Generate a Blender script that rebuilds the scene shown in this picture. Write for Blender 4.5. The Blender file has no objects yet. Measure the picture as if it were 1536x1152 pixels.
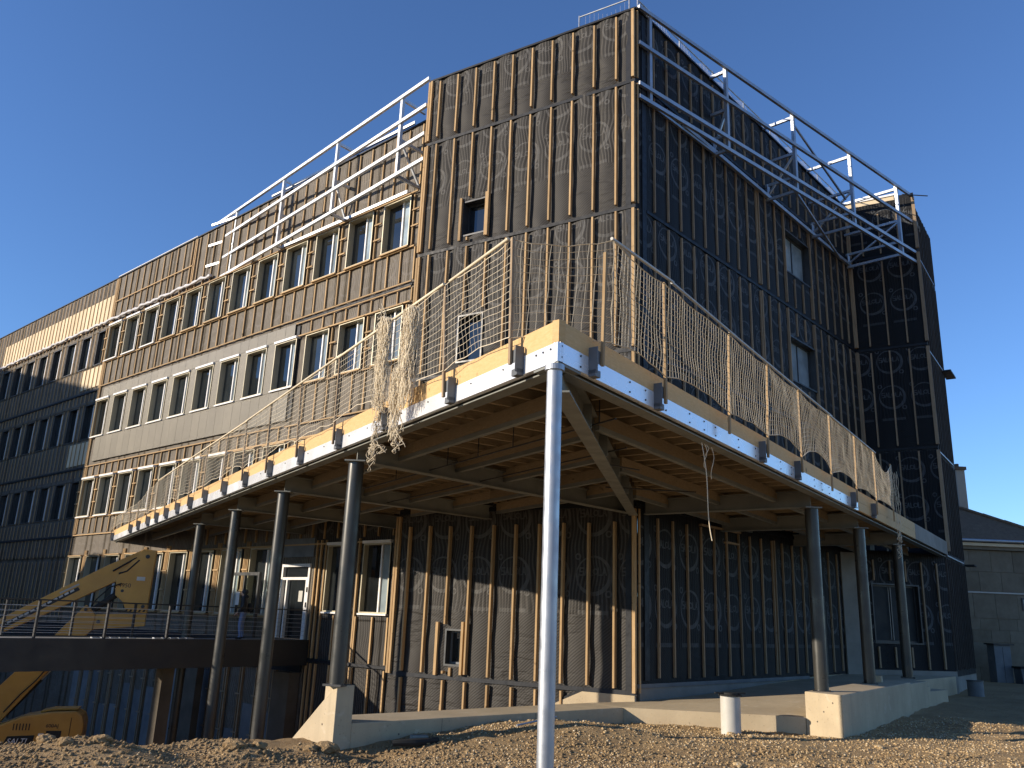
import bpy, bmesh, math, random
import numpy as np
from mathutils import Vector, Matrix, Euler
random.seed(7); rng = np.random.default_rng(7)
R = math.radians
scene = bpy.context.scene
COL = scene.collection

# ------------------------------------------------------------------ camera
cam_d = bpy.data.cameras.new('camera'); cam = bpy.data.objects.new('camera', cam_d); COL.objects.link(cam)
cam_d.sensor_width = 36.0; cam_d.lens = 1252.83 / 1536 * 36.0
cam_d.clip_start = 0.1; cam_d.clip_end = 3000
_pi, _ro = R(15.7362), R(-2.2319)
_f = Vector((0, math.cos(_pi), math.sin(_pi))); _r = Vector((1, 0, 0)); _d = -_r.cross(_f)
_r2 = _r * math.cos(_ro) + _d * math.sin(_ro); _d2 = -_r * math.sin(_ro) + _d * math.cos(_ro)
cam.matrix_world = Matrix(((_r2.x, -_d2.x, -_f.x, 0), (_r2.y, -_d2.y, -_f.y, 0), (_r2.z, -_d2.z, -_f.z, 1.6), (0, 0, 0, 1)))
scene.camera = cam
scene.render.resolution_x, scene.render.resolution_y = 1024, 768

# ------------------------------------------------------------------ sky, sun, exposure
SUN_AZ, SUN_EL = 255.0, 16.2
w = bpy.data.worlds.new('World'); scene.world = w; w.use_nodes = True
wn = w.node_tree; bg = wn.nodes['Background']
sky = wn.nodes.new('ShaderNodeTexSky'); sky.sky_type = 'NISHITA'; sky.sun_disc = False
sky.sun_elevation = R(SUN_EL); sky.sun_rotation = R(SUN_AZ)
sky.altitude = 100; sky.air_density = 1.0; sky.dust_density = 0.0; sky.ozone_density = 6.0
hsv = wn.nodes.new('ShaderNodeHueSaturation'); hsv.inputs['Hue'].default_value = .505; hsv.inputs['Saturation'].default_value = 1.0; hsv.inputs['Value'].default_value = 1.0
wn.links.new(sky.outputs[0], hsv.inputs['Color']); wn.links.new(hsv.outputs[0], bg.inputs[0]); bg.inputs[1].default_value = 0.15
sd = bpy.data.lights.new('sun', 'SUN'); sun = bpy.data.objects.new('sun', sd); COL.objects.link(sun)
sd.energy = 5.0; sd.angle = R(0.5); sd.color = (1.0, 0.87, 0.70)
sv = Vector((math.sin(R(SUN_AZ)) * math.cos(R(SUN_EL)), math.cos(R(SUN_AZ)) * math.cos(R(SUN_EL)), math.sin(R(SUN_EL))))
sun.rotation_euler = (sv).to_track_quat('Z', 'Y').to_euler(); sun.location = sv * 100
vs = scene.view_settings; vs.view_transform = 'Standard'; vs.look = 'None'; vs.exposure = 0.43; vs.gamma = 1.0; vs.use_curve_mapping = False
scene.render.engine = 'CYCLES'

# ------------------------------------------------------------------ node helpers and materials
class NT:
    def __init__(s, name):
        s.m = bpy.data.materials.new(name); s.m.use_nodes = True; s.t = s.m.node_tree
        s.b = s.t.nodes['Principled BSDF']
    def n(s, typ, **kw):
        x = s.t.nodes.new(typ)
        for k, v in kw.items(): setattr(x, k, v)
        return x
    def put(s, sock, v):
        if hasattr(v, 'is_output') or isinstance(v, bpy.types.NodeSocket): s.t.links.new(v, sock)
        else: sock.default_value = v
    def math(s, op, a, b=None, c=None, clamp=False):
        x = s.n('ShaderNodeMath', operation=op, use_clamp=clamp)
        for i, v in enumerate((a, b, c)):
            if v is not None: s.put(x.inputs[i], v)
        return x.outputs[0]
    def vec(s, op, a, b=None, scale=None):
        x = s.n('ShaderNodeVectorMath', operation=op)
        s.put(x.inputs[0], a)
        if b is not None: s.put(x.inputs[1], b)
        if scale is not None: s.put(x.inputs['Scale'], scale)
        return x.outputs['Value'] if op in ('LENGTH', 'DOT_PRODUCT') else x.outputs[0]
    def noise(s, vec, scale, detail=4, rough=.55, dist=0.):
        x = s.n('ShaderNodeTexNoise'); s.t.links.new(vec, x.inputs['Vector'])
        x.inputs['Scale'].default_value = scale; x.inputs['Detail'].default_value = detail
        x.inputs['Roughness'].default_value = rough; x.inputs['Distortion'].default_value = dist
        return x.outputs['Fac']
    def mapr(s, v, a, b, c, d):
        x = s.n('ShaderNodeMapRange'); s.put(x.inputs[0], v)
        for i, q in enumerate((a, b, c, d)): x.inputs[i + 1].default_value = q
        return x.outputs[0]
    def mix(s, f, a, b):
        x = s.n('ShaderNodeMix', data_type='RGBA'); s.put(x.inputs[0], f)
        for i, v in ((6, a), (7, b)):
            if isinstance(v, tuple): v = (*v[:3], 1)
            s.put(x.inputs[i], v)
        return x.outputs[2]
    def bump(s, h, strength, dist):
        x = s.n('ShaderNodeBump'); s.put(x.inputs['Height'], h)
        x.inputs['Strength'].default_value = strength; x.inputs['Distance'].default_value = dist
        s.t.links.new(x.outputs[0], s.b.inputs['Normal'])
    def obj(s, scale=(1, 1, 1)):
        tc = s.n('ShaderNodeTexCoord'); mp = s.n('ShaderNodeMapping'); s.t.links.new(tc.outputs['Object'], mp.inputs[0])
        mp.inputs['Scale'].default_value = scale
        return mp.outputs[0]
    def rnd(s): return s.n('ShaderNodeObjectInfo').outputs['Random']
    def done(s, col, rough=.6, metal=0., spec=.5):
        s.put(s.b.inputs['Base Color'], (*col, 1) if isinstance(col, tuple) else col)
        s.put(s.b.inputs['Roughness'], rough); s.put(s.b.inputs['Metallic'], metal)
        s.b.inputs['Specular IOR Level'].default_value = spec
        return s.m

def simple(name, c, c2=None, rough=.6, metal=0., scale=3., spec=.5, bump=0., bscale=30., var=.25, stretch=(1, 1, 1)):
    k = NT(name); v = k.obj(stretch)
    c2 = c2 or tuple(x * .7 for x in c)
    f = k.mapr(k.noise(v, scale, 6, .6), .3, .7, 0, 1)
    col = k.mix(f, c, c2)
    if var:
        hs = k.n('ShaderNodeHueSaturation'); k.t.links.new(col, hs.inputs['Color'])
        k.t.links.new(k.mapr(k.rnd(), 0, 1, 1 - var, 1 + var), hs.inputs['Value']); col = hs.outputs[0]
    rg = k.mapr(k.noise(v, scale * 2.3, 3), .3, .7, max(rough - .12, .02), min(rough + .12, 1))
    if bump: k.bump(k.noise(v, bscale, 5, .6), bump, .02)
    return k.done(col, rg, metal, spec)

def wood(name, light, dark, zgrain=True, var=.22):
    k = NT(name)
    v = k.obj((9, 9, .7) if zgrain else (2.2, 2.2, 9))
    g = k.mapr(k.noise(v, 4, 6, .65, .6), .32, .72, 0, 1)
    kn = k.mapr(k.noise(k.obj(), 5.5, 2, .4), .70, .78, 0, .75)
    col = k.mix(g, light, dark); col = k.mix(kn, col, tuple(x * .3 for x in dark))
    hs = k.n('ShaderNodeHueSaturation'); k.t.links.new(col, hs.inputs['Color'])
    k.t.links.new(k.mapr(k.rnd(), 0, 1, 1 - var, 1 + var * .7), hs.inputs['Value'])
    k.bump(g, .15, .01)
    return k.done(hs.outputs[0], .72, 0, .25)

M = {}
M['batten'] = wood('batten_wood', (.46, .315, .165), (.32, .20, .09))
M['batten_dull'] = wood('dull_batten_wood', (.36, .265, .17), (.23, .16, .095))  # darker and less saturated than the batten wood
M['fascia'] = wood('fascia_wood', (.62, .42, .205), (.53, .335, .14), False, .06)
M['joist'] = wood('joist_wood', (.37, .285, .18), (.26, .19, .11), False, .18)
M['ply'] = simple('pale_panel', (.66, .54, .37), (.58, .46, .30), .8, 0, 1.2, .2, .1, 20, .1)
M['ply2'] = simple('osb_deck', (.15, .115, .07), (.10, .075, .045), .8, 0, 5, .2, .2, 40, .12)
M['galv'] = simple('galvanised_steel', (.44, .46, .49), (.34, .36, .39), .48, .75, 2.2, .5, .05, 14, .06)
M['galvw'] = simple('bright_steel_plate', (.88, .88, .88), (.85, .86, .87), .30, .42, .5, .5, .01, 5, .03)
M['truss'] = simple('truss_steel', (.70, .71, .72), (.58, .60, .62), .42, .35, 1.8, .5, 0, 1, .06)
M['beam'] = simple('primed_beam', (.24, .245, .22), (.17, .175, .16), .55, .15, 1.6, .4, .03, 12, .08)
M['column'] = simple('dark_column_paint', (.062, .060, .053), (.044, .043, .039), .36, .35, 1.0, .5, .02, 8, .05)
M['darkmetal'] = simple('dark_metal', (.06, .06, .06), (.035, .035, .036), .42, .4, 2.5, .5)
M['bridge'] = simple('black_steel_paint', (.040, .040, .041), (.030, .030, .031), .5, .1, 1.0, .4, .02, 8, .05)
M['flash'] = simple('dark_flashing', (.016, .018, .023), (.010, .012, .016), .55, 0, 3, .25, .15, 9)
M['frame'] = simple('beige_aluminium', (.46, .41, .29), (.40, .355, .25), .42, .2, .9, .5, 0, 1, .05)
M['framedark'] = simple('dark_window_frame', (.05, .053, .055), (.035, .037, .04), .4, .2, 2, .5)
M['white'] = simple('white_frame', (.78, .76, .74), (.68, .66, .64), .4, 0, 2, .5, 0, 1, .04)
M['concrete'] = simple('raw_concrete', (.53, .445, .315), (.43, .355, .25), .85, 0, 1.3, .25, .25, 26, .05)
def concrete_mat():
    k = NT('cast_concrete'); v = k.obj()
    a = k.mapr(k.noise(v, .9, 5, .6), .35, .68, 0, 1)
    col = k.mix(a, (.48, .39, .26), (.39, .315, .21))
    st = k.mapr(k.noise(k.obj((3.2, 3.2, .25)), 1.6, 4, .6), .52, .72, 0, .55); col = k.mix(st, col, (.37, .305, .21))
    pit = k.mapr(k.noise(v, 22, 3, .5), .66, .70, 0, .6); col = k.mix(pit, col, (.24, .195, .135))
    bl = k.mapr(k.noise(v, 3.4, 3, .5, .8), .62, .70, 0, .45); col = k.mix(bl, col, (.54, .46, .34))
    k.bump(k.noise(v, 24, 5, .6), .22, .02)
    return k.done(col, .86, 0, .22)
M['concrete'] = concrete_mat()
M['concrete2'] = simple('grey_concrete', (.30, .285, .25), (.20, .19, .165), .88, 0, .9, .2, .25, 22, .05)
M['pierdark'] = simple('dark_formed_concrete', (.13, .11, .085), (.085, .072, .055), .85, 0, 1.2, .2, .2, 20, .05)
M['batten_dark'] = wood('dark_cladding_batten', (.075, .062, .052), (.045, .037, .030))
M['yellow'] = simple('orange_machine_paint', (.52, .27, .045), (.40, .195, .032), .42, 0, 1.3, .5, .05, 8, .06)
M['rubber'] = simple('black_rubber', (.02, .02, .02), (.03, .03, .028), .8, 0, 6, .2)
M['rope'] = simple('cream_net_cord', (.72, .63, .47), (.58, .49, .35), .85, 0, 6, .2, 0, 1, .1)
M['pvc'] = simple('white_pvc', (.44, .425, .38), (.36, .34, .30), .5, 0, 2.5, .4)
M['stone'] = simple('sandstone_block', (.225, .19, .14), (.17, .14, .10), .9, 0, 2.2, .15, .3, 25, .12)
M['tile'] = simple('brown_roof_tile', (.19, .135, .09), (.125, .088, .06), .85, 0, 6, .2, .4, 18, .15)
M['greybox'] = simple('grey_cabinet', (.16, .17, .18), (.11, .12, .13), .6, .1, 2, .4)
M['stucco'] = simple('stucco', (.42, .38, .32), (.36, .32, .27), .9, 0, .6, .2, .1, 20, .03)
M['board'] = simple('pale_board', (.20, .205, .205), (.12, .125, .13), .7, 0, 1.2, .3, .05, 10, .2)
M['plastic'] = simple('white_sheet', (.75, .73, .72), (.60, .58, .58), .35, 0, 9, .5, .3, 22, .08)
M['letter'] = simple('white_print', (.75, .73, .68), (.66, .64, .60), .6, 0, 5, .3, 0, 1, 0)
M['letterdark'] = simple('dark_print', (.03, .028, .025), (.04, .036, .03), .6, 0, 5, .3, 0, 1, 0)
M['skin'] = simple('skin', (.42, .26, .18), (.38, .22, .15), .6, 0, 8, .3)
M['denim'] = simple('blue_denim', (.17, .23, .38), (.12, .17, .29), .85, 0, 9, .2, .2, 60)
M['jacket'] = simple('black_jacket', (.018, .019, .024), (.026, .027, .032), .7, 0, 7, .3, .2, 25)
M['hair'] = simple('dark_hair', (.015, .012, .010), (.022, .017, .013), .7, 0, 20, .3)

def glass(name, c, r):
    k = NT(name); v = k.obj()
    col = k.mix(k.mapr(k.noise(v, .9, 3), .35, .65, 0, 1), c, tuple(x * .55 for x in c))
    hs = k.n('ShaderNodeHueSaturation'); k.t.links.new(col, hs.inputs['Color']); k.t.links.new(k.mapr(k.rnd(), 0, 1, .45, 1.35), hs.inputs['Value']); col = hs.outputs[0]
    k.bump(k.noise(v, .7, 2), .05, .05)
    return k.done(col, r, 0, .9)
M['dullglass'] = simple('dull_pane', (.022, .026, .028), (.014, .017, .019), .5, 0, 1.2, .2)  # rough dark pane with weak reflections
M['glass'] = glass('dark_pane', (.022, .026, .028), .03)
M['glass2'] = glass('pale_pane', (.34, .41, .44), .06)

def membrane(name, base, hi, pr, fold=1.0):
    k = NT(name)
    uv = k.n('ShaderNodeUVMap', uv_map='UVMap').outputs[0]; pv = k.n('ShaderNodeUVMap', uv_map='PR').outputs[0]
    sep = k.n('ShaderNodeSeparateXYZ'); k.t.links.new(pv, sep.inputs[0]); s, z = sep.outputs[0], sep.outputs[1]
    # zone with stripes and print (roughly the printed roll) against the plain hatched roll
    wob = k.noise(uv, 1.3, 2)
    zone = k.mapr(k.math('ADD', z, k.math('MULTIPLY', k.math('SUBTRACT', wob, .5), .25)), -1.12, -1.04, 0, 1)
    u = k.math('MULTIPLY', k.math('SUBTRACT', k.math('FRACT', k.math('ADD', k.math('DIVIDE', s, 1.265), .5)), .5), 1.265)
    up = k.math('GREATER_THAN', z, .8)
    v = k.math('SUBTRACT', z, k.math('MULTIPLY', up, 1.6))
    P = k.n('ShaderNodeCombineXYZ'); k.put(P.inputs[0], u); k.put(P.inputs[1], v); P = P.outputs[0]
    r = k.vec('LENGTH', P)
    wd = k.math('ADD', .040, k.math('MULTIPLY', k.math('SUBTRACT', u, v), .028))
    ring = k.math('LESS_THAN', k.math('ABSOLUTE', k.math('SUBTRACT', r, .5)), wd)
    def ringat(cx, cy, rad, t):
        d = k.vec('LENGTH', k.vec('SUBTRACT', P, (cx, cy, 0)))
        return k.math('LESS_THAN', k.math('ABSOLUTE', k.math('SUBTRACT', d, rad)), t)
    mask = k.math('MAXIMUM', ring, k.math('MAXIMUM', ringat(-.46, .50, .07, .022), ringat(.46, -.50, .075, .022)))
    # the word in the ring, as strokes
    L = []
    def seg(x0, y0, x1, y1): L.append((x0, y0, x1, y1))
    def glyph(c, x):
        h = .19; w = .105
        if c == 'S':
            for a in ((w, h, 0, h), (0, h, 0, h / 2), (0, h / 2, w, h / 2), (w, h / 2, w, 0), (w, 0, 0, 0)): seg(x + a[0], a[1], x + a[2], a[3])
        if c == 'A':
            for a in ((0, 0, w / 2, h), (w / 2, h, w, 0), (w * .25, h * .35, w * .75, h * .35)): seg(x + a[0], a[1], x + a[2], a[3])
        if c == 'L':
            for a in ((0, h, 0, 0), (0, 0, w * .9, 0)): seg(x + a[0], a[1], x + a[2], a[3])
    gx = [-.40, -.265, -.125, .155, .285]
    for c, x in zip('SALLA', gx): glyph(c, x)
    d = k.math('ABSOLUTE', k.math('SUBTRACT', k.vec('LENGTH', k.vec('SUBTRACT', P, (.055, .095, 0))), .072))
    for (x0, y0, x1, y1) in L:
        bx, by = x1 - x0, y1 - y0
        pa = k.vec('SUBTRACT', P, (x0, y0, 0))
        h = k.math('MULTIPLY', k.vec('DOT_PRODUCT', pa, (bx, by, 0)), 1 / (bx * bx + by * by), clamp=True)
        d = k.math('MINIMUM', d, k.vec('LENGTH', k.vec('SUBTRACT', pa, k.vec('SCALE', (bx, by, 0), scale=h))))
    mask = k.math('MAXIMUM', mask, k.math('LESS_THAN', d, .019))
    bar = k.math('MULTIPLY', k.math('LESS_THAN', k.math('ABSOLUTE', k.math('ADD', z, .99)), .055), k.math('LESS_THAN', k.math('ABSOLUTE', u), .46))
    mask = k.math('MAXIMUM', mask, k.math('MULTIPLY', bar, .7))
    mask = k.math('MULTIPLY', mask, k.mapr(k.noise(uv, 4, 4), .3, .7, .45, 1))
    # wavy vertical stripes of the printed roll, diagonal hatch of the plain roll
    sp = k.n('ShaderNodeSeparateXYZ'); k.t.links.new(uv, sp.inputs[0])
    ww = k.math('MULTIPLY', k.math('SUBTRACT', k.noise(uv, .75, 1, .4), .5), .48)
    st = k.math('SINE', k.math('MULTIPLY', k.math('ADD', sp.outputs[0], ww), 2 * math.pi / .115))
    st = k.mapr(st, -.3, .9, 0, 1)
    hat = k.math('SINE', k.math('MULTIPLY', k.math('ADD', k.math('MULTIPLY', sp.outputs[0], .8), k.math('ADD', sp.outputs[1], k.math('MULTIPLY', ww, .25))), 2 * math.pi / .085))
    hat = k.mapr(hat, -1, 1, 0, 1)
    mp = k.n('ShaderNodeMapping'); k.t.links.new(uv, mp.inputs[0]); mp.inputs['Rotation'].default_value = (0, 0, .40); mp.inputs['Scale'].default_value = (.7, 4.2, 1)
    crease = k.math('MULTIPLY', k.mapr(k.noise(mp.outputs[0], 1.5, 3, .5, .2), .48, .72, 0, 1), k.mapr(k.noise(uv, .45, 2), .46, .60, 0.04, 1))
    crease = k.math('MULTIPLY', crease, k.math('SUBTRACT', 1, k.math('MULTIPLY', zone, .75)))
    dirt = k.noise(uv, .8, 5, .6)
    col = k.mix(k.mapr(dirt, .3, .7, 0, 1), base, tuple(x * .75 for x in base))
    col = k.mix(k.math('MULTIPLY', k.math('MULTIPLY', st, zone), k.mapr(k.noise(uv, 1.7, 3), .3, .7, .35, 1)), col, hi)  # sheen of the embossed stripes painted in as a lighter colour
    col = k.mix(k.math('MULTIPLY', k.math('MULTIPLY', hat, k.math('SUBTRACT', 1, zone)), .62), col, hi)
    col = k.mix(mask, col, pr)
    hgt = k.math('ADD', k.math('MULTIPLY', k.math('MULTIPLY', st, zone), .25), k.math('ADD', k.math('MULTIPLY', crease, 1.5 * fold), k.math('MULTIPLY', hat, .10)))
    k.bump(hgt, .6, .05)
    return k.done(col, .62, 0, .16)
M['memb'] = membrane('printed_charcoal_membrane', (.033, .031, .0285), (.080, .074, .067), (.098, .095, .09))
M['memb2'] = membrane('printed_charcoal_membrane_shaded', (.013, .0135, .015), (.016, .0165, .018), (.082, .088, .094), .3)  # darker copy of the membrane: shade of these faces put into the colour
M['membfa'] = membrane('beige_membrane', (.115, .098, .078), (.225, .195, .155), (.16, .14, .12), .6)  # lighter, browner copy of the membrane

def clad_mat():
    k = NT('ribbed_grey_cladding'); uv = k.n('ShaderNodeUVMap', uv_map='UVMap').outputs[0]
    sp = k.n('ShaderNodeSeparateXYZ'); k.t.links.new(uv, sp.inputs[0])
    rib = k.mapr(k.math('SINE', k.math('MULTIPLY', sp.outputs[0], 2 * math.pi / .075)), -.5, .8, 0, 1)
    col = k.mix(k.mapr(k.noise(uv, .7, 4), .3, .7, 0, 1), (.122, .109, .084), (.104, .093, .072))
    k.bump(rib, .5, .02)
    hs = k.n('ShaderNodeHueSaturation'); k.t.links.new(col, hs.inputs['Color']); k.t.links.new(k.mapr(k.rnd(), 0, 1, .92, 1.08), hs.inputs['Value'])
    return k.done(hs.outputs[0], .42, .25, .5)
M['clad'] = clad_mat()

def ground_mat():
    k = NT('sandy_gravel_ground'); v = k.obj()
    a = k.mapr(k.noise(v, .55, 5, .6), .35, .65, 0, 1); b = k.mapr(k.noise(v, 9, 6, .7), .35, .7, 0, 1)
    col = k.mix(a, (.47, .32, .165), (.31, .20, .10)); col = k.mix(k.math('MULTIPLY', b, .55), col, (.40, .32, .20))
    c = k.mapr(k.noise(v, 34, 5, .7), .55, .75, 0, .7); col = k.mix(c, col, (.11, .075, .042))
    h = k.math('ADD', k.noise(v, 5, 8, .7), k.math('MULTIPLY', k.noise(v, 42, 4, .7), .45))
    k.bump(h, .9, .12)
    return k.done(col, .95, 0, .1)
M['ground'] = ground_mat()
def gravel_mat():
    k = NT('gravel_stone'); v = k.obj()
    col = k.mix(k.mapr(k.noise(v, 13, 2), .35, .65, 0, 1), (.52, .375, .195), (.29, .19, .095))
    col = k.mix(k.mapr(k.noise(v, 31, 1), .58, .66, 0, 1), col, (.58, .52, .40))
    return k.done(col, .9, 0, .15)
M['gravel'] = gravel_mat()

# ------------------------------------------------------------------ geometry helpers
class Fr:
    """vertical reference plane: s along azimuth, n outward, z up"""
    def __init__(self, o, az, side):
        self.o = np.array([o[0], o[1]]); a = R(az); self.u = np.array([math.sin(a), math.cos(a)])
        b = R(az + 90 * side); self.nn = np.array([math.sin(b), math.cos(b)])
    def p(self, s, z, n=0.):
        q = self.o + self.u * s + self.nn * n
        return (q[0], q[1], z)
    def inv(self, x, y):
        d = np.array([x, y]) - self.o
        return float(d @ self.u), float(d @ self.nn)
BL = Fr((3.534, 22.727), -58.31, -1); BR = Fr((3.534, 22.727), 42.85, 1)
WF = Fr((15.401, 35.520), 121.69, 1); WS = Fr((17.686, 34.109), 35.8, 1)
FA = Fr((-3.633, 29.095), -48.4, -1)
CL = Fr((.564, 9.925), -31.57, -1); CR = Fr((.564, 9.925), 35.6, 1)
TR = Fr((3.534, 22.727), 51.2, 1); TL = Fr((-3.370, 26.989), -43.2, -1)
WG = Fr((17.686, 34.109), -105., -1)
BO = Fr((-13.802, 29.975), -108., -1); RB = Fr((24.786, 43.424), 88., 1)

class MB:
    def __init__(self): self.v = []; self.f = []; self.mi = []
    def add(self, vs, fs, mi=0):
        o = len(self.v); self.v += [tuple(map(float, q)) for q in vs]
        self.f += [tuple(i + o for i in f) for f in fs]; self.mi += [mi] * len(fs); return self
    def box(self, fr, s0, s1, z0, z1, n0, n1, mi=0):
        vs = [fr.p(s, z, n) for z in (z0, z1) for (s, n) in ((s0, n0), (s1, n0), (s1, n1), (s0, n1))]
        return self.add(vs, [(3, 2, 1, 0), (4, 5, 6, 7), (0, 1, 5, 4), (1, 2, 6, 5), (2, 3, 7, 6), (3, 0, 4, 7)], mi)
    def prism(self, fr, pts, n0, n1, mi=0):
        k = len(pts); vs = [fr.p(s, z, n0) for s, z in pts] + [fr.p(s, z, n1) for s, z in pts]
        return self.add(vs, [tuple(range(k)), tuple(range(2 * k - 1, k - 1, -1))] + [(i, i + k, (i + 1) % k + k, (i + 1) % k) for i in range(k)], mi)
    def poly(self, pts, z0, z1, mi=0):
        k = len(pts); vs = [(x, y, z0) for x, y in pts] + [(x, y, z1) for x, y in pts]
        return self.add(vs, [tuple(range(k)), tuple(range(2 * k - 1, k - 1, -1))] + [(i, i + k, (i + 1) % k + k, (i + 1) % k) for i in range(k)], mi)
    def bar(self, a, b, w, h=None, up=(0, 0, 1), mi=0):
        """rectangular bar from a to b"""
        h = h or w; a = Vector(a); b = Vector(b); d = (b - a).normalized(); u = Vector(up)
        if abs(d.dot(u)) > .95: u = Vector((1, 0, 0))
        x = d.cross(u).normalized() * (w / 2); y = x.cross(d).normalized() * (h / 2)
        vs = [q + e for q in (a, b) for e in (-x - y, x - y, x + y, -x + y)]
        return self.add(vs, [(3, 2, 1, 0), (4, 5, 6, 7), (0, 1, 5, 4), (1, 2, 6, 5), (2, 3, 7, 6), (3, 0, 4, 7)], mi)
    def tube(self, path, r, n=8, caps=True, mi=0):
        P = [Vector(p) for p in path]; k = len(P); vs = []; ref = None
        rs = r if hasattr(r, '__len__') else [r] * k
        for i, p in enumerate(P):
            d = (P[min(i + 1, k - 1)] - P[max(i - 1, 0)]).normalized()
            if ref is None or abs(d.dot(ref)) > .97:
                ref = Vector((0, 0, 1)) if abs(d.z) < .9 else Vector((1, 0, 0))
            x = d.cross(ref).normalized(); y = x.cross(d).normalized()
            vs += [p + (x * math.cos(2 * math.pi * j / n) + y * math.sin(2 * math.pi * j / n)) * rs[i] for j in range(n)]
        fs = [(i * n + j, i * n + (j + 1) % n, (i + 1) * n + (j + 1) % n, (i + 1) * n + j) for i in range(k - 1) for j in range(n)]
        if caps: fs += [tuple(range(n))[::-1], tuple(range((k - 1) * n, k * n))]
        return self.add(vs, fs, mi)
    def build(self, name, mat, parent=None, smooth=False, base=None, label=None, bevel=0., kind=None):
        b = Vector(base) if base is not None else Vector((0, 0, 0))
        me = bpy.data.meshes.new(name)
        me.from_pydata([(x - b.x, y - b.y, z - b.z) for x, y, z in self.v], [], self.f)
        for m in (mat if isinstance(mat, (list, tuple)) else [mat]): me.materials.append(m)
        if any(self.mi): me.polygons.foreach_set('material_index', self.mi)
        if bevel:
            bm = bmesh.new(); bm.from_mesh(me); bmesh.ops.recalc_face_normals(bm, faces=bm.faces[:])
            bmesh.ops.bevel(bm, geom=[e for e in bm.edges if len(e.link_faces) == 2 and e.calc_face_angle(0) > .5], offset=bevel, segments=2, profile=.6, affect='EDGES')
            bm.to_mesh(me); bm.free()
        else:
            bm = bmesh.new(); bm.from_mesh(me); bmesh.ops.recalc_face_normals(bm, faces=bm.faces[:]); bm.to_mesh(me); bm.free()
        if smooth:
            me.polygons.foreach_set('use_smooth', [True] * len(me.polygons))
            try: me.set_sharp_from_angle(angle=R(40))
            except Exception: pass
        o = bpy.data.objects.new(name, me); COL.objects.link(o)
        if parent is not None:
            o.parent = parent; wl = wloc(parent); o.location = b - wl
        else: o.location = b
        o['_w'] = tuple(b)
        if label: o['label'] = label
        if kind: o['kind'] = kind
        return o
def wloc(o): return Vector(o['_w']) if '_w' in o else Vector((0, 0, 0))
def tag(o, label, cat, group=None):
    o['label'] = label; o['category'] = cat
    if group: o['group'] = group
    return o
def thing(name, loc, label, cat, group=None):
    o = bpy.data.objects.new(name, None); COL.objects.link(o); o.location = loc; o['_w'] = tuple(loc)
    o.empty_display_size = .3
    return tag(o, label, cat, group)
def text(body, name, fr, s, z, n, size, mat, parent, flip=-1, shear=0., rot=0., align='LEFT'):
    """flat lettering standing on a frame; flip = -1 when s runs to the left seen from outside"""
    cu = bpy.data.curves.new(name, 'FONT'); cu.body = body; cu.size = size; cu.shear = shear; cu.extrude = .004; cu.align_x = align
    t = bpy.data.objects.new(name, cu); COL.objects.link(t)
    dg = bpy.context.evaluated_depsgraph_get(); me = bpy.data.meshes.new_from_object(t.evaluated_get(dg))
    bpy.data.objects.remove(t); me.name = name
    c, sn = math.cos(rot), math.sin(rot)
    for v in me.vertices:
        x, y = v.co.x * c - v.co.y * sn, v.co.x * sn + v.co.y * c
        v.co = fr.p(s + flip * x, z + y, n + v.co.z)
    if flip < 0 or True:
        bm = bmesh.new(); bm.from_mesh(me); bmesh.ops.recalc_face_normals(bm, faces=bm.faces[:]); bm.to_mesh(me); bm.free()
    me.materials.clear(); me.materials.append(mat)
    o = bpy.data.objects.new(name, me); COL.objects.link(o); o.parent = parent; o.location = -wloc(parent); o['_w'] = (0, 0, 0)
    return o

def vnoise(x, y, seed=0):
    """smooth value noise, vectorised"""
    x = np.asarray(x, float); y = np.asarray(y, float)
    xi = np.floor(x).astype(int); yi = np.floor(y).astype(int); fx = x - xi; fy = y - yi
    fx = fx * fx * (3 - 2 * fx); fy = fy * fy * (3 - 2 * fy)
    def h(a, b):
        q = np.sin(a * 127.1 + b * 311.7 + seed * 74.7) * 43758.5453
        return q - np.floor(q)
    return (h(xi, yi) * (1 - fx) + h(xi + 1, yi) * fx) * (1 - fy) + (h(xi, yi + 1) * (1 - fx) + h(xi + 1, yi + 1) * fx) * fy

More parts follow.
